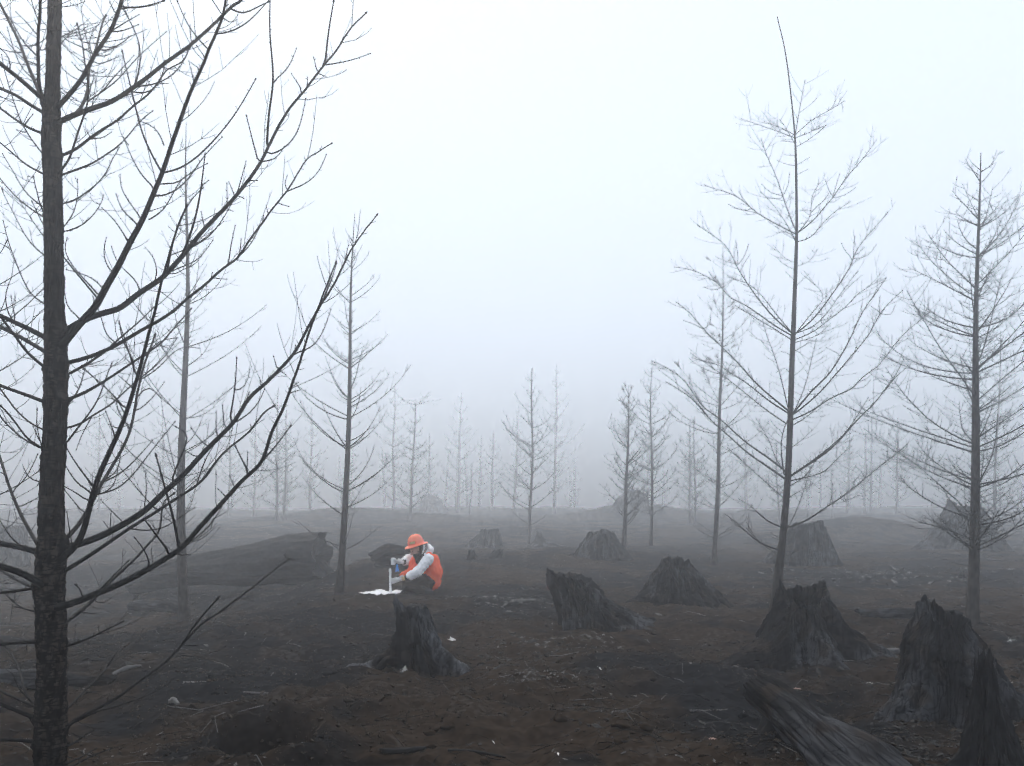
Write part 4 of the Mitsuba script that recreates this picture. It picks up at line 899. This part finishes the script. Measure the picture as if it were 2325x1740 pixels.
stump('stubby charred stump touching the foot of the tree at the middle of the clearing', 1164, 1182, None, 0.55, 0.10, 0.55, 18, jag=0.3, nt=70, ns=16, rough=1.3, lobes=((0, 0.8, 40),), power=3)


def on_ground(px, py, lift_=0.0):
    p = stand(px * K, py * K)
    return np.array([p[0], p[1], float(surface(p[0], p[1])) + lift_])


def log(label, pts, radii, seed, mat=None, name='burnt_log', cat='log', **more):
    pts = np.asarray(pts, float)
    if mat is None:
        mat = grain(f'char_log_{seed}', pts[-1] - pts[0])
    key = add_log(name, pts, radii, seed, None, mat, **more)
    tag(key, label, cat)
    return key


# the thick log that points at the lower right corner: its near end runs out of the picture
a_, b_ = np.array([1.43, 4.66, 0.285]), np.array([1.70, 3.78, 0.04])
zl = float(surface(1.5, 4.3)) - float(land(np.array([1.5]), np.array([4.3]))[0])
log('thick charred log with a blunt raised end, lying at the lower right', [a_, a_ * 0.7 + b_ * 0.3 + [0.0, 0, 0.012], a_ * 0.3 + b_ * 0.7, b_, b_ + (b_ - a_) * 0.35], [0.085, 0.115, 0.145, 0.165, 0.17], 41, sides=110, rough=0.75, n=150)
stump('black splintered knob of wood propping up the thick log', 1668, 1585, None, 0.14, 0.05, 0.10, 40, jag=0.2, nt=70, ns=18, rough=1.3, mat='char_dark', name='charred_stub', cat='stump')
g1 = on_ground(700, 1248)
log('great fallen log with an upturned butt end, behind and left of the worker', [g1 + np.array(o) * g1[1] / 17 for o in ([-4.6, 1.1, -0.22], [-2.7, 0.6, 0.14], [-1.4, 0.25, 0.28], [-0.55, 0.08, 0.40], [-0.05, 0.0, 0.46])], np.array([0.24, 0.32, 0.40, 0.47, 0.50]) * g1[1] / 17, 42, mat='char_dark', sides=90, rough=0.5, n=150, ragged=0.5)
g2 = on_ground(852, 1222)
log('short dark log section lying behind the worker', [g2 + [-0.40, -0.05, 0.08], g2 + [-0.15, 0, 0.17], g2 + [0.2, 0.05, 0.16], g2 + [0.55, 0.1, 0.02]], [0.15, 0.20, 0.17, 0.10], 44, sides=44, rough=0.8, n=50)
g3 = on_ground(60, 1488)
log('fallen log with a pale ashy back, lying behind the big dark tree at the left', [g3 + [-0.75, 0.02, 0.05], g3 + [-0.1, 0, 0.05], g3 + [0.30, 0.02, 0.04], g3 + [0.62, 0.06, 0.02]], [0.075, 0.075, 0.07, 0.045], 45, sides=24)
g4 = on_ground(1915, 1345)
log('thin dark log behind the broad tall stump', [g4 + [-0.30, 0.05, 0.05], g4 + [0.2, -0.02, 0.06], g4 + [0.75, -0.1, 0.05]], [0.05, 0.06, 0.055], 46, sides=16)
g5 = on_ground(1915, 1412)
log('thin pale weathered log between the two right stumps', [g5 + [-0.18, 0.03, 0.025], g5 + [0.1, 0, 0.03], g5 + [0.35, -0.04, 0.02]], [0.018, 0.028, 0.03], 47, mat='wood_grey', sides=12)
g6 = on_ground(345, 1322)
log('low dark log with a pale broken side near the hazy slim tree', [g6 + [-0.55, 0.1, 0.05], g6 + [0, 0, 0.09], g6 + [0.5, -0.05, 0.05]], [0.10, 0.12, 0.07], 48, sides=20)
# ---------------------------------------------------------------- litter on the ground
def flakes(rng, xy, size, long, flat, tilt=0.35, sink=0.0):
    """Little angular pieces (8 triangles each) lying on the ground at xy."""
    n = len(xy)
    z = surface(xy[:, 0], xy[:, 1])
    a = rng.uniform(0, 2 * np.pi, n)
    s = size * rng.lognormal(0, 0.45, n)
    ex = np.stack([np.cos(a), np.sin(a), rng.normal(0, tilt, n)], -1) * (s * long * rng.uniform(0.6, 1.4, n))[:, None]
    ey = np.stack([-np.sin(a), np.cos(a), rng.normal(0, tilt, n)], -1) * s[:, None]
    ez = np.stack([rng.normal(0, 0.2, n), rng.normal(0, 0.2, n), np.ones(n)], -1) * (s * flat)[:, None]
    c = np.stack([xy[:, 0], xy[:, 1], z + s * (flat * 0.5 + 0.12 - sink)], -1)
    k = rng.uniform(0.6, 1.2, (6, n, 1))
    v = np.stack([c + ex * k[0], c + ey * k[1], c - ex * k[2], c - ey * k[3], c + ez * k[4], c - ez * k[5]], 1).reshape(-1, 3)
    o = np.array([[0, 1, 4], [1, 2, 4], [2, 3, 4], [3, 0, 4], [1, 0, 5], [2, 1, 5], [3, 2, 5], [0, 3, 5]])
    f = (np.arange(n)[:, None, None] * 6 + o[None]).reshape(-1, 3)
    return v, f


def spread_xy(rng, n, y0, y1, freq, cut, seed, power=1.0):
    """Points thinning out with distance, in patches."""
    out = []
    while sum(map(len, out)) < n:
        y = y0 * (y1 / y0) ** (rng.random(n) ** power)
        x = rng.uniform(-0.78, 0.78, n) * (y + 0.8)
        q = np.stack([x * freq, y * freq, 0 * x], -1)
        keep = meshkit.fbm(q, 3, seed) > cut + rng.normal(0, 0.06, n)
        out.append(np.stack([x, y], -1)[keep])
    return np.vstack(out)[:n]


R = np.random.default_rng(5)
put('charcoal_litter', flakes(R, spread_xy(R, 52000, 3.0, 34, 0.9, 0.46, 61), 0.0070, 1.9, 0.5), 'chip_char', smooth=False, label='black flakes of charcoal strewn over the ground', kind='stuff')
put('soil_crumbs', flakes(R, spread_xy(R, 46000, 3.0, 30, 0.7, 0.45, 62), 0.0068, 1.25, 0.8), 'chip_brown', smooth=False, label='brown crumbs of burnt soil lying over the ground', kind='stuff')
put('ash_flakes', flakes(R, spread_xy(R, 2600, 3.2, 30, 1.3, 0.58, 63), 0.0062, 2.2, 0.4), 'chip_ash', smooth=False, label='grey flakes of ash and bleached wood in loose patches', kind='stuff')
ico = trimesh.creation.icosphere(1)
mb = MB()
for x, y in spread_xy(R, 1700, 3.0, 40, 0.8, 0.50, 64):
    s = 0.013 * R.lognormal(0, 0.5)
    v = np.array(ico.vertices) * (0.5 + 1.0 * meshkit.noise(np.array(ico.vertices) * 2.3 + R.uniform(0, 99), 1))[:, None] * R.uniform(0.6, 1.4, 3) * [1, 1, 0.6] * s
    mb.add(v + [x, y, float(surface(x, y)) + 0.1 * s], ico.faces)
put('soil_clods', mb, 'soil', smooth=True, label='dark clods of soil and char on the ground', kind='stuff')
mb = MB()
for x, y in spread_xy(R, 5200, 3.0, 28, 1.0, 0.46, 65):
    L, a = 0.05 * R.lognormal(0, 0.55), R.uniform(0, 6.28)
    p = np.array([[x + math.cos(a) * L * u, y + math.sin(a) * L * u, 0] for u in (-1, 0, 1)])
    p[1, :2] += R.normal(0, L * 0.12, 2)
    p[:, 2] = surface(p[:, 0], p[:, 1]) + 0.006 + R.uniform(0, 0.02, 3)
    r = 0.0019 * R.lognormal(0, 0.35)
    mb.tube(p, [r, r, r * 0.6], 3)
put('twig_litter', mb, 'branch', smooth=True, label='dark broken twigs scattered over the ground', kind='stuff')
mb = MB()
for x, y in spread_xy(R, 420, 3.0, 22, 1.1, 0.5, 66):
    L, a = 0.055 * R.lognormal(0, 0.5), R.uniform(0, 6.28)
    p = np.array([[x + math.cos(a) * L * u, y + math.sin(a) * L * u, 0] for u in (-1, 0, 1)])
    p[1, :2] += R.normal(0, L * 0.12, 2)
    p[:, 2] = surface(p[:, 0], p[:, 1]) + 0.008 + R.uniform(0, 0.015, 3)
    r = 0.0024 * R.lognormal(0, 0.3)
    mb.tube(p, [r, r, r * 0.6], 3)
put('bleached_twigs', mb, 'wood_grey', smooth=True, label='pale bleached twigs scattered over the ground', kind='stuff')


def patch(px, py, n, rx, ry, size, mat, label, name, long=2.0):
    c = stand(px * K, py * K)
    xy = np.stack([R.normal(c[0], rx, n), R.normal(c[1], ry, n)], -1)
    put(name, flakes(R, xy, size, long, 0.4), mat, smooth=False, label=label, kind='stuff')


patch(1228, 1392, 260, 0.22, 0.20, 0.008, 'chip_ash', 'patch of pale ash in front of the leaning stump', 'ash_patch')
patch(1165, 1478, 200, 0.16, 0.12, 0.007, 'chip_ash', 'small patch of pale ash at the middle of the foreground', 'ash_patch')
patch(1900, 1245, 320, 1.1, 0.9, 0.016, 'chip_ash', 'bluish pale flecks on the ground behind the wide dark stump', 'ash_patch')
patch(1115, 1302, 200, 0.35, 0.25, 0.013, 'chip_ash', 'pale flecks left of the leaning stump', 'ash_patch')


def scrap(label, px, py, n, spread_, size, mat, seed, name='wood_scrap', cat='scrap'):
    """A small heap of bleached splinters."""
    rng = np.random.default_rng(seed)
    c = stand(px * K, py * K)
    xy = np.stack([c[0] + rng.normal(0, spread_, n), c[1] + rng.normal(0, spread_ * 0.6, n)], -1)
    v, f = flakes(rng, xy, size, 2.2, 0.5, 0.6)
    put(name, (v + [0, 0, size * 0.5], f), mat, smooth=False, label=label, cat=cat)


scrap('white splinters of wood on the ground right of the gnarled grey stump', 976, 1382, 14, 0.03, 0.010, 'wood_pale', 1)
scrap('white splinters at the left foot of the gnarled grey stump', 867, 1468, 9, 0.025, 0.008, 'wood_pale', 2)
scrap('single bright chip on the ground at the lower middle', 1058, 1590, 1, 0.01, 0.012, 'wood_pale', 3)
scrap('white chips on the ground near the right edge', 2184, 1392, 6, 0.014, 0.009, 'wood_pale', 4)
scrap('bright chip on the bare ground right of the gnarled stump', 1298, 1447, 1, 0.006, 0.010, 'wood_pale', 5)
scrap('pale chips beside the foot of the leaning stump', 1160, 1360, 8, 0.016, 0.010, 'wood_grey', 6)
scrap('curled pale chip on the ground left of the thick log', 1205, 1640, 1, 0.01, 0.012, 'wood_pale', 7)


def wood_piece(label, px, py, L, r, az, seed, mat='wood_grey', cat='wood piece'):
    c = on_ground(px, py)
    a = math.radians(az)
    d = np.array([math.cos(a), math.sin(a), 0]) * L / 2
    p = [c - d, c + [0, 0, 0.02], c + d]
    p = [np.array([q[0], q[1], float(surface(q[0], q[1])) + r * 0.8]) for q in p]
    k = add_log('wood_piece', np.array(p), [r * 0.8, r, r * 0.5], seed, None, mat, 9, rough=0.8)
    tag(k, label, cat)


wood_piece('pale broken slab of wood on the ground right of the big dark tree', 376, 1512, 0.17, 0.022, -50, 51)
wood_piece('bleached stick lying below the pale slab at the left', 425, 1482, 0.2, 0.012, 15, 52)
wood_piece('long grey stick on the ground at the middle left', 590, 1490, 0.42, 0.008, 12, 53)
wood_piece('grey crooked piece of wood left of the pale slab', 275, 1470, 0.20, 0.018, 35, 54)
wood_piece('pale stick in front of the leaning stump to the right', 1420, 1325, 0.28, 0.012, -70, 55)
wood_piece('thin bleached stick lying far right of the gnarled stump', 1530, 1535, 0.26, 0.007, 8, 56)
wood_piece('grey forked stick on the ground left of the thick log', 1675, 1690, 0.22, 0.008, -40, 57)
wood_piece('grey wood splinter by the pale flecks left of the leaning stump', 1130, 1306, 0.36, 0.022, 20, 58)
wood_piece('dark stick lying across the ground at the lower middle', 1030, 1620, 0.32, 0.010, 6, 59, 'char_dark')
wood_piece('dark slab of char on the ground left of the lower middle', 870, 1618, 0.26, 0.020, -5, 60, 'char_dark')


def seedling(label, px, py, size, mat, seed):
    """A star of narrow pale leaves flat on the ground."""
    rng = np.random.default_rng(seed)
    c = on_ground(px, py, 0.012)
    key = thing('seedling', label, 'seedling')
    for k in range(7):
        a = k * 0.9 + rng.uniform(-0.2, 0.2)
        d, s = np.array([math.cos(a), math.sin(a), 0.25]), np.array([-math.sin(a), math.cos(a), 0])
        L, w = size * rng.uniform(0.7, 1.1), size * 0.12
        p = [c + d * L * u + [0, 0, -0.3 * L * u * u] for u in (0.05, 0.4, 0.8, 1.0)]
        W = [0.5, 1, 0.7, 0.05]
        v = np.array([q + s * w * x * m + [0, 0, zz] for q, x in zip(p, W) for m, zz in ((-1, 0), (0, -w * 0.5), (1, 0), (0, w * 0.3))])
        f = [[i * 4 + j, i * 4 + (j + 1) % 4, i * 4 + 4 + (j + 1) % 4, i * 4 + 4 + j] for i in range(3) for j in range(4)]
        put('leaf', (v, np.array(f)), mat, key, smooth=False)


principled('leaf_pink', (0.30, 0.20, 0.17), 0.7)
principled('leaf_pale', (0.38, 0.38, 0.35), 0.7)
seedling('pinkish star shaped seedling on the ground above the thick log', 1721, 1478, 0.032, 'leaf_pink', 1)
seedling('pale star shaped seedling between the wide dark stump and the broad tall one', 1878, 1468, 0.035, 'leaf_pale', 2)
seedling('flat pinkish seedling on the ground left of the thick log', 1537, 1617, 0.03, 'leaf_pink', 3)
# ---------------------------------------------------------------- the crouching worker
PO = stand(951.0, 1344.8)
PO[2] = float(surface(PO[0], PO[1])) + 0.01
PM = PO[1] / F / 7.197   # metres per enlarged pixel


def J(zx, zy, y=0.0):
    return np.array([(zx - 1230) * PM, y, (1330 - zy) * PM])


def bones(chains, edge=0.016, smooth=12, seg=20):
    """One smooth skin over chains of (point, radius)."""
    parts = []
    for ch in chains:
        balls = [m3.Manifold.sphere(r, seg).translate([float(x) for x in p]) for p, r in ch]
        parts += [m3.Manifold.batch_hull([a, b]) for a, b in zip(balls[:-1], balls[1:])] if len(balls) > 1 else balls
    u = m3.Manifold.batch_boolean(parts, m3.OpType.Add)
    return skin_of(u, edge, smooth)


def skin_of(u, edge, smooth):
    m = u.refine_to_length(edge).to_mesh()
    t = trimesh.Trimesh(np.array(m.vert_properties[:, :3]), np.array(m.tri_verts), process=True)
    if smooth:
        trimesh.smoothing.filter_taubin(t, 0.5, 0.52, smooth)
    return t


def wrinkle(t, amp, freq, seed, stretch=(1, 1, 1)):
    n = np.array(t.vertex_normals)
    e = meshkit.fbm(np.array(t.vertices) * freq * np.array(stretch) + seed, 3, seed) - 0.5
    t.vertices = np.array(t.vertices) + n * (e * 2 * amp)[:, None]
    return t


def here(t):
    return np.array(t.vertices) + PO, np.array(t.faces)


WORKER = thing('person', 'crouching worker in orange hard hat and orange vest driving a white tube into ground', 'person')
# joints
pel = J(1385, 1165, 0.03)
chest_lo, chest_up = J(1450, 985, 0.03), J(1405, 840, 0.0)
neck, head = J(1300, 715, -0.01), J(1195, 640, -0.03)
shN, shF = J(1400, 790, -0.15), J(1160, 775, 0.15)
elN, wrN, haN = J(1250, 985, -0.26), J(1050, 1082, -0.27), J(912, 1112, -0.28)
elF, wrF, haF = J(1045, 810, 0.12), J(985, 850, -0.06), J(925, 832, -0.17)
hipN, knN, anN = J(1370, 1180, -0.10), J(1075, 1215, -0.20), J(1330, 1285, -0.20)
hipF, knF, anF = J(1350, 1170, 0.12), J(985, 1070, 0.10), J(1075, 1280, 0.13)
toeN, toeF = J(1440, 1318, -0.20), J(960, 1312, 0.10)


def fingers(palm, wrist, around, curl_dir, size=1.0, r=0.0085):
    """A palm, four fingers bent round a bar and a thumb against them."""
    fw = nrm(palm - wrist)
    bar = nrm(around)
    nrml = nrm(np.cross(fw, bar)) * curl_dir
    ch = [[(wrist, 0.026 * size), (palm - fw * 0.01, 0.026 * size)]]
    for k, (L, off) in enumerate(((0.072, 0.030), (0.080, 0.010), (0.076, -0.010), (0.060, -0.029))):
        root = palm + bar * off * size + fw * 0.012
        c = [(palm + bar * off * 0.7 * size - fw * 0.02, r * 1.35 * size)]
        d, p = fw, root
        c.append((p, r * 1.1 * size))
        for s, ang in ((0.42, 0.55), (0.32, 1.05), (0.26, 0.9)):
            p = p + d * L * s * size
            c.append((p, r * size * (1.05 - 0.3 * (1 - s))))
            d = nrm(d * math.cos(ang) + nrml * math.sin(ang))
        ch.append(c)
    t0 = wrist + fw * 0.03 + bar * 0.026 * size
    t1 = t0 + (fw * 0.5 + bar * 0.5 + nrml * 0.6) * 0.036 * size
    ch.append([(t0, r * 1.4 * size), (t1, r * 1.2 * size), (t1 + (fw * 0.75 - bar * 0.15 + nrml * 0.55) * 0.034 * size, r * size)])
    return ch


handN = fingers(haN, wrN, (0.0, 0, 1.0), -1)
handF = fingers(haF, wrF, (0.0, -0.75, 0.6), 1)
face_dir = nrm(np.array([-0.82, -0.42, -0.38]))
side_dir = nrm(np.cross(face_dir, [0, 0, 1.0]))
up_dir = np.cross(side_dir, face_dir)
hc = head
skull = [[(hc + up_dir * 0.02, 0.088), (hc + face_dir * 0.018 - up_dir * 0.03, 0.076)], [(hc + face_dir * 0.045 - up_dir * 0.075, 0.042), (hc + face_dir * 0.02 - up_dir * 0.03, 0.07)],
         [(hc + face_dir * 0.088 - up_dir * 0.008, 0.010), (hc + face_dir * 0.108 - up_dir * 0.036, 0.013)], [(hc + face_dir * 0.082 - up_dir * 0.072, 0.010), (hc + face_dir * 0.075 - up_dir * 0.078, 0.014)],
         [(hc + side_dir * 0.084 - up_dir * 0.02, 0.013), (hc + side_dir * 0.087 + up_dir * 0.012, 0.014)], [(hc - side_dir * 0.084 - up_dir * 0.02, 0.013), (hc - side_dir * 0.087 + up_dir * 0.012, 0.014)]]
body = bones(skull + [[(neck, 0.052), (hc - face_dir * 0.02 - up_dir * 0.05, 0.05)], [(pel, 0.125), (chest_lo, 0.12), (chest_up, 0.115), (neck, 0.052)], [(chest_up, 0.09), (shN, 0.055), (elN, 0.042), (wrN, 0.026)],
                      [(chest_up, 0.09), (shF, 0.055), (elF, 0.042), (wrF, 0.026)], [(pel, 0.1), (hipN, 0.085), (knN, 0.058), (anN, 0.042), (toeN, 0.035)], [(pel, 0.1), (hipF, 0.085), (knF, 0.058), (anF, 0.042), (toeF, 0.035)]]
             + handN + handF, 0.008, 8)
put('body', here(body), 'skin', WORKER, smooth=True)
for s in (1, -1):
    e = trimesh.creation.icosphere(2, 0.010)
    e.apply_translation(hc + face_dir * 0.080 + side_dir * 0.032 * s + up_dir * 0.004)
    put('eye', here(e), 'black_cloth', WORKER, smooth=True)
# clothes, from the inside out
tr = bones([[(pel, 0.14), (hipN, 0.112), (knN, 0.083), (anN, 0.066)], [(pel, 0.14), (hipF, 0.112), (knF, 0.083), (anF, 0.066)], [(pel, 0.14), (pel + [0.02, 0, 0.08], 0.13)]], 0.012, 8)
put('trousers', here(wrinkle(tr, 0.024, 13, 3)), 'trouser', WORKER, smooth=True)
for an, toe in ((anN, toeN), (anF, toeF)):
    bt = bones([[(an, 0.062), (an * 0.4 + toe * 0.6, 0.055), (toe, 0.046)]], 0.012, 6)
    put('boot', here(bt), 'black_cloth', WORKER, smooth=True)
shirt = bones([[(pel + [0, 0, 0.06], 0.125), (chest_lo, 0.128), (chest_up, 0.122), (neck + [0.01, 0, -0.02], 0.062)]], 0.012, 8)
put('shirt', here(wrinkle(shirt, 0.008, 14, 5)), 'black_cloth', WORKER, smooth=True)
for sh, el, wr, n in ((shN, elN, wrN, 7), (shF, elF, wrF, 8)):
    cu = wr * 0.62 + el * 0.38
    sl = bones([[(sh, 0.084), (sh * 0.5 + el * 0.5, 0.078), (el, 0.076), (cu, 0.066)]], 0.008, 6)
    d = nrm(cu - el)
    along = (np.array(sl.vertices) - sh) @ d
    sl = wrinkle(sl, 0.013, 24, n)
    v = np.array(sl.vertices)
    sl.vertices = v + np.array(sl.vertex_normals) * (0.0035 * np.sin(along * 130 + 2 * meshkit.fbm(v * 12, 2, n)))[:, None]
    put('sleeve', here(sl), 'white_cloth', WORKER, smooth=True)
    cf = bones([[(cu, 0.052), (wr * 0.75 + el * 0.25, 0.046), (wr * 0.98 + el * 0.02, 0.037)]], 0.01, 4)
    put('cuff', here(wrinkle(cf, 0.004, 40, n)), 'black_cloth', WORKER, smooth=True)
gN = bones([[(p, r + 0.0035) for p, r in c] for c in handN], 0.005, 4)
put('glove', here(gN), 'glove', WORKER, smooth=True, label='pale work glove gripping the white tube')
gF = bones([[(p, r + 0.0035) for p, r in c] for c in handF], 0.005, 4)
put('glove', here(gF), 'glove', WORKER, smooth=True, label='pale work glove round the mallet handle')
band = bones([[(wrN * 0.9 + haN * 0.1, 0.036), (wrN * 0.7 + haN * 0.3, 0.034)]], 0.008, 3)
put('glove_band', here(band), 'glove_cuff', WORKER, smooth=True, label='tan band at the wrist of the lower glove')
# the vest: a shell over the trunk, open in front, with a panel that hangs over the far knee
vest = m3.Manifold.batch_boolean([m3.Manifold.batch_hull([m3.Manifold.sphere(r, 28).translate([float(x) for x in p]) for p, r in c]) for c in (
    [(J(1440, 1235, 0.0), 0.070), (J(1432, 1170, 0.02), 0.140), (J(1445, 1010, 0.02), 0.150)], [(J(1445, 1010, 0.02), 0.150), (J(1420, 860, 0.0), 0.142)], [(J(1420, 860, 0.0), 0.142), (J(1405, 800, -0.07), 0.080)],
    [(J(1420, 860, 0.0), 0.14), (J(1250, 800, 0.10), 0.075)], [(J(1405, 800, -0.07), 0.080), (J(1400, 755, -0.06), 0.062)])], m3.OpType.Add)
cut = m3.Manifold.batch_hull([m3.Manifold.sphere(r, 20).translate([float(x) for x in p]) for p, r in ((J(1120, 700, -0.2), 0.10), (J(1130, 950, -0.24), 0.11), (J(1120, 1200, -0.24), 0.12), (J(1030, 900, 0.0), 0.10))])
arm_hole = m3.Manifold.batch_hull([m3.Manifold.sphere(0.088, 20).translate([float(x) for x in p]) for p in (shN, elN, shN + [0.0, -0.2, 0.02])])
vest = skin_of(vest - cut - arm_hole, 0.010, 5)
put('vest', here(wrinkle(vest, 0.028, 11, 9, (1, 1, 0.6))), 'hivis', WORKER, smooth=True)
pan = bones([[(J(1150, 775, 0.04), 0.035), (J(1115, 900, -0.02), 0.040), (J(1090, 1000, -0.05), 0.045)], [(J(1190, 800, 0.0), 0.03), (J(1180, 930, -0.07), 0.035), (J(1090, 1000, -0.05), 0.045)],
             [(J(1090, 1000, -0.05), 0.045), (J(950, 1050, -0.01), 0.026)], [(J(1150, 985, -0.07), 0.045), (J(1000, 1045, -0.03), 0.03)]], 0.010, 5)
put('vest_flap', here(wrinkle(pan, 0.024, 16, 11)), 'hivis', WORKER, smooth=True, label='orange front flap of the vest hanging over the raised knee')
# hood of the overall, hair and neck scarf
hood = bones([[(J(1385, 590, 0.03), 0.038), (J(1435, 640, 0.0), 0.046), (J(1395, 715, -0.04), 0.050), (J(1330, 745, -0.08), 0.030)], [(J(1435, 640, 0.0), 0.046), (J(1380, 700, 0.10), 0.045)],
              [(J(1370, 555, 0.0), 0.020), (J(1430, 640, -0.04), 0.035)]], 0.008, 6)
put('hood', here(wrinkle(hood, 0.02, 22, 12)), 'white_cloth', WORKER, smooth=True)
strap = bones([[(J(1325, 575, -0.10), 0.010), (J(1322, 640, -0.11), 0.012), (J(1300, 705, -0.10), 0.012)]], 0.008, 3)
put('hood_edge', here(strap), 'white_cloth', WORKER, smooth=True)
hair = bones([[(hc - face_dir * 0.03 + up_dir * 0.01, 0.088), (hc - face_dir * 0.045 - up_dir * 0.07, 0.066)], [(hc - face_dir * 0.02 + side_dir * 0.05 - up_dir * 0.02, 0.052), (J(1265, 740, -0.08), 0.040)],
              [(hc - face_dir * 0.02 - side_dir * 0.05 - up_dir * 0.02, 0.052), (hc - face_dir * 0.03 - up_dir * 0.08, 0.05)]], 0.010, 5)
put('hair', here(wrinkle(hair, 0.008, 30, 13)), 'hair', WORKER, smooth=True)
scarf = bones([[(J(1190, 735, -0.07), 0.040), (J(1240, 780, -0.10), 0.058), (J(1235, 830, -0.09), 0.045)], [(J(1290, 750, -0.09), 0.05), (J(1240, 780, -0.10), 0.055)]], 0.010, 5)
put('scarf', here(wrinkle(scarf, 0.010, 26, 14)), 'black_cloth', WORKER, smooth=True)
# the hard hat with a full brim
hu = nrm(up_dir * 0.95 - face_dir * 0.12)
hx = nrm(face_dir - hu * (face_dir @ hu))
hy = np.cross(hu, hx)
h0 = J(1190, 560, -0.03)
prof = [(0.0, 0.158), (0.030, 0.154), (0.055, 0.145), (0.078, 0.129), (0.097, 0.106), (0.111, 0.076), (0.120, 0.042), (0.124, 0.008), (0.171, 0.004), (0.175, -0.004), (0.171, -0.009), (0.120, -0.004), (0.112, 0.03), (0.085, 0.10), (0.04, 0.138), (0.0, 0.142)]
nt = 64
th = np.arange(nt) * 2 * np.pi / nt
V = []
for r, z in prof:
    ell = r * (1.0 + 0.04 * np.cos(2 * th))
    zz = z + (0.006 * (np.abs(np.sin(th)) < 0.16)) * (0.02 < r < 0.115) * (z > 0.04) * (r > 0) - (0.014 * np.cos(th) ** 2 if r > 0.15 else 0)
    V.append(h0 + hx * (ell * np.cos(th))[:, None] + hy * (ell * 0.93 * np.sin(th))[:, None] + hu * np.broadcast_to(zz, nt)[:, None])
V = np.array(V)
i, j = np.meshgrid(np.arange(len(prof) - 1), np.arange(nt), indexing='ij')
k = (j + 1) % nt
f = np.stack([i * nt + j, (i + 1) * nt + j, (i + 1) * nt + k, i * nt + k], -1).reshape(-1, 4)
hat = put('hard_hat', (V.reshape(-1, 3) + PO, f), 'hat_orange', WORKER, smooth=35)
for a0, a1, z in ((-1.55, -0.35, 0.045), (-2.75, -2.05, 0.055), (0.5, 1.2, 0.05)):
    aa = np.linspace(a0, a1, 10)
    rr = 0.1215 - 0.06 * max(0, z - 0.045)
    q = []
    for e, g in ((0.001, -0.016), (0.0055, -0.016), (-0.0015, 0.020), (-0.006, 0.020)):
        q.append(h0 + hx * ((rr + e) * 1.03 * np.cos(aa))[:, None] + hy * ((rr + e) * 0.93 * np.sin(aa))[:, None] + hu * (z + g))
    q = np.array(q)
    o = [(0, 1), (1, 2), (2, 3), (3, 0)]
    idx = lambda r, c: r * 10 + c  # noqa: E731
    order = [0, 1, 2, 3]
    f = [[idx(order[m], c), idx(order[(m + 1) % 4], c), idx(order[(m + 1) % 4], c + 1), idx(order[m], c + 1)] for m in range(4) for c in range(9)]
    put('reflective_tape', (q.reshape(-1, 3) + PO, np.array(f)), 'hat_tape', hat, smooth=False)

# the tools
tx, ty = (812 - 1230) * PM, -0.285
gz = float(surface(PO[0] + tx, PO[1] + ty)) - PO[2]
tube = MB()
pts = np.array([J(814, 1400, ty), J(812, 1200, ty), J(809, 1050, ty), J(807, 938, ty)])
pts[0, 2] = gz - 0.05
o_ = curve(pts, 14)
tube.tube(o_, np.full(14, 0.0185), 20)
put('sampling_tube', (tube.get()[0] + PO, tube.get()[1]), 'white_plastic', smooth=40, label='upright white tube held on the white sheet by the worker', cat='tube')
mal = thing('mallet', 'white mallet held above the tube by the worker', 'mallet')
hd = trimesh.creation.revolve(np.array([[0, -0.052], [0.028, -0.052], [0.033, -0.046], [0.034, -0.02], [0.0325, 0.0], [0.034, 0.02], [0.033, 0.046], [0.028, 0.052], [0, 0.052]]), sections=32)
hd.apply_translation(J(842, 822, -0.2))
put('head', here(hd), 'white_plastic', mal, smooth=40)
hb = MB().tube(curve(np.array([J(850, 826, -0.2), J(905, 834, -0.185), J(985, 845, -0.12)]), 8), np.linspace(0.012, 0.014, 8), 12)
put('handle', (hb.get()[0] + PO, hb.get()[1]), 'white_cloth', mal, smooth=40)
prof = np.array([[0.0, 0.0], [0.010, 0.0], [0.020, -0.05], [0.033, -0.108], [0.030, -0.108], [0.017, -0.05], [0.004, -0.006], [0.0, -0.006]])
bl = trimesh.creation.revolve(prof[::-1], sections=24)
bl.vertices = np.array(bl.vertices) * [1, 0.55, 1]
bl.apply_translation(J(908, 866, -0.21))
put('blue_pouch', here(bl), 'blue_fabric', smooth=40, label='blue tapered pouch hanging below the mallet hand', cat='pouch')
# the sheet spread on the ground
nu, nv = 46, 30
u, v_ = np.meshgrid(np.linspace(-0.275, 0.275, nu), np.linspace(-0.17, 0.17, nv))
sx, sy = PO[0] + (660 - 1230) * PM + u + 0.10 * v_, PO[1] - 0.29 + v_ - 0.05 * u
edge = 0.02 * (meshkit.fbm(np.stack([u * 12, v_ * 12, 0 * u], -1), 2, 3) - 0.5)
sx, sy = sx + edge, sy + edge
crumple = np.abs(meshkit.fbm(np.stack([u * 9 + v_ * 3, v_ * 7, 0 * u], -1) + 4, 3, 6) - 0.5) * 0.13
sz = surface(sx, sy) + 0.012 + crumple
top = np.stack([sx, sy, sz], -1).reshape(-1, 3)
i, j = np.meshgrid(np.arange(nv - 1), np.arange(nu - 1), indexing='ij')
a = i * nu + j
fq = np.stack([a, a + 1, a + nu + 1, a + nu], -1).reshape(-1, 4)
put('ground_sheet', (np.vstack([top, top - [0, 0, 0.003]]), np.vstack([fq, fq[:, ::-1] + len(top)])), 'white_cloth', smooth=40, label='crumpled white sheet spread on the burnt ground by the worker', cat='sheet')
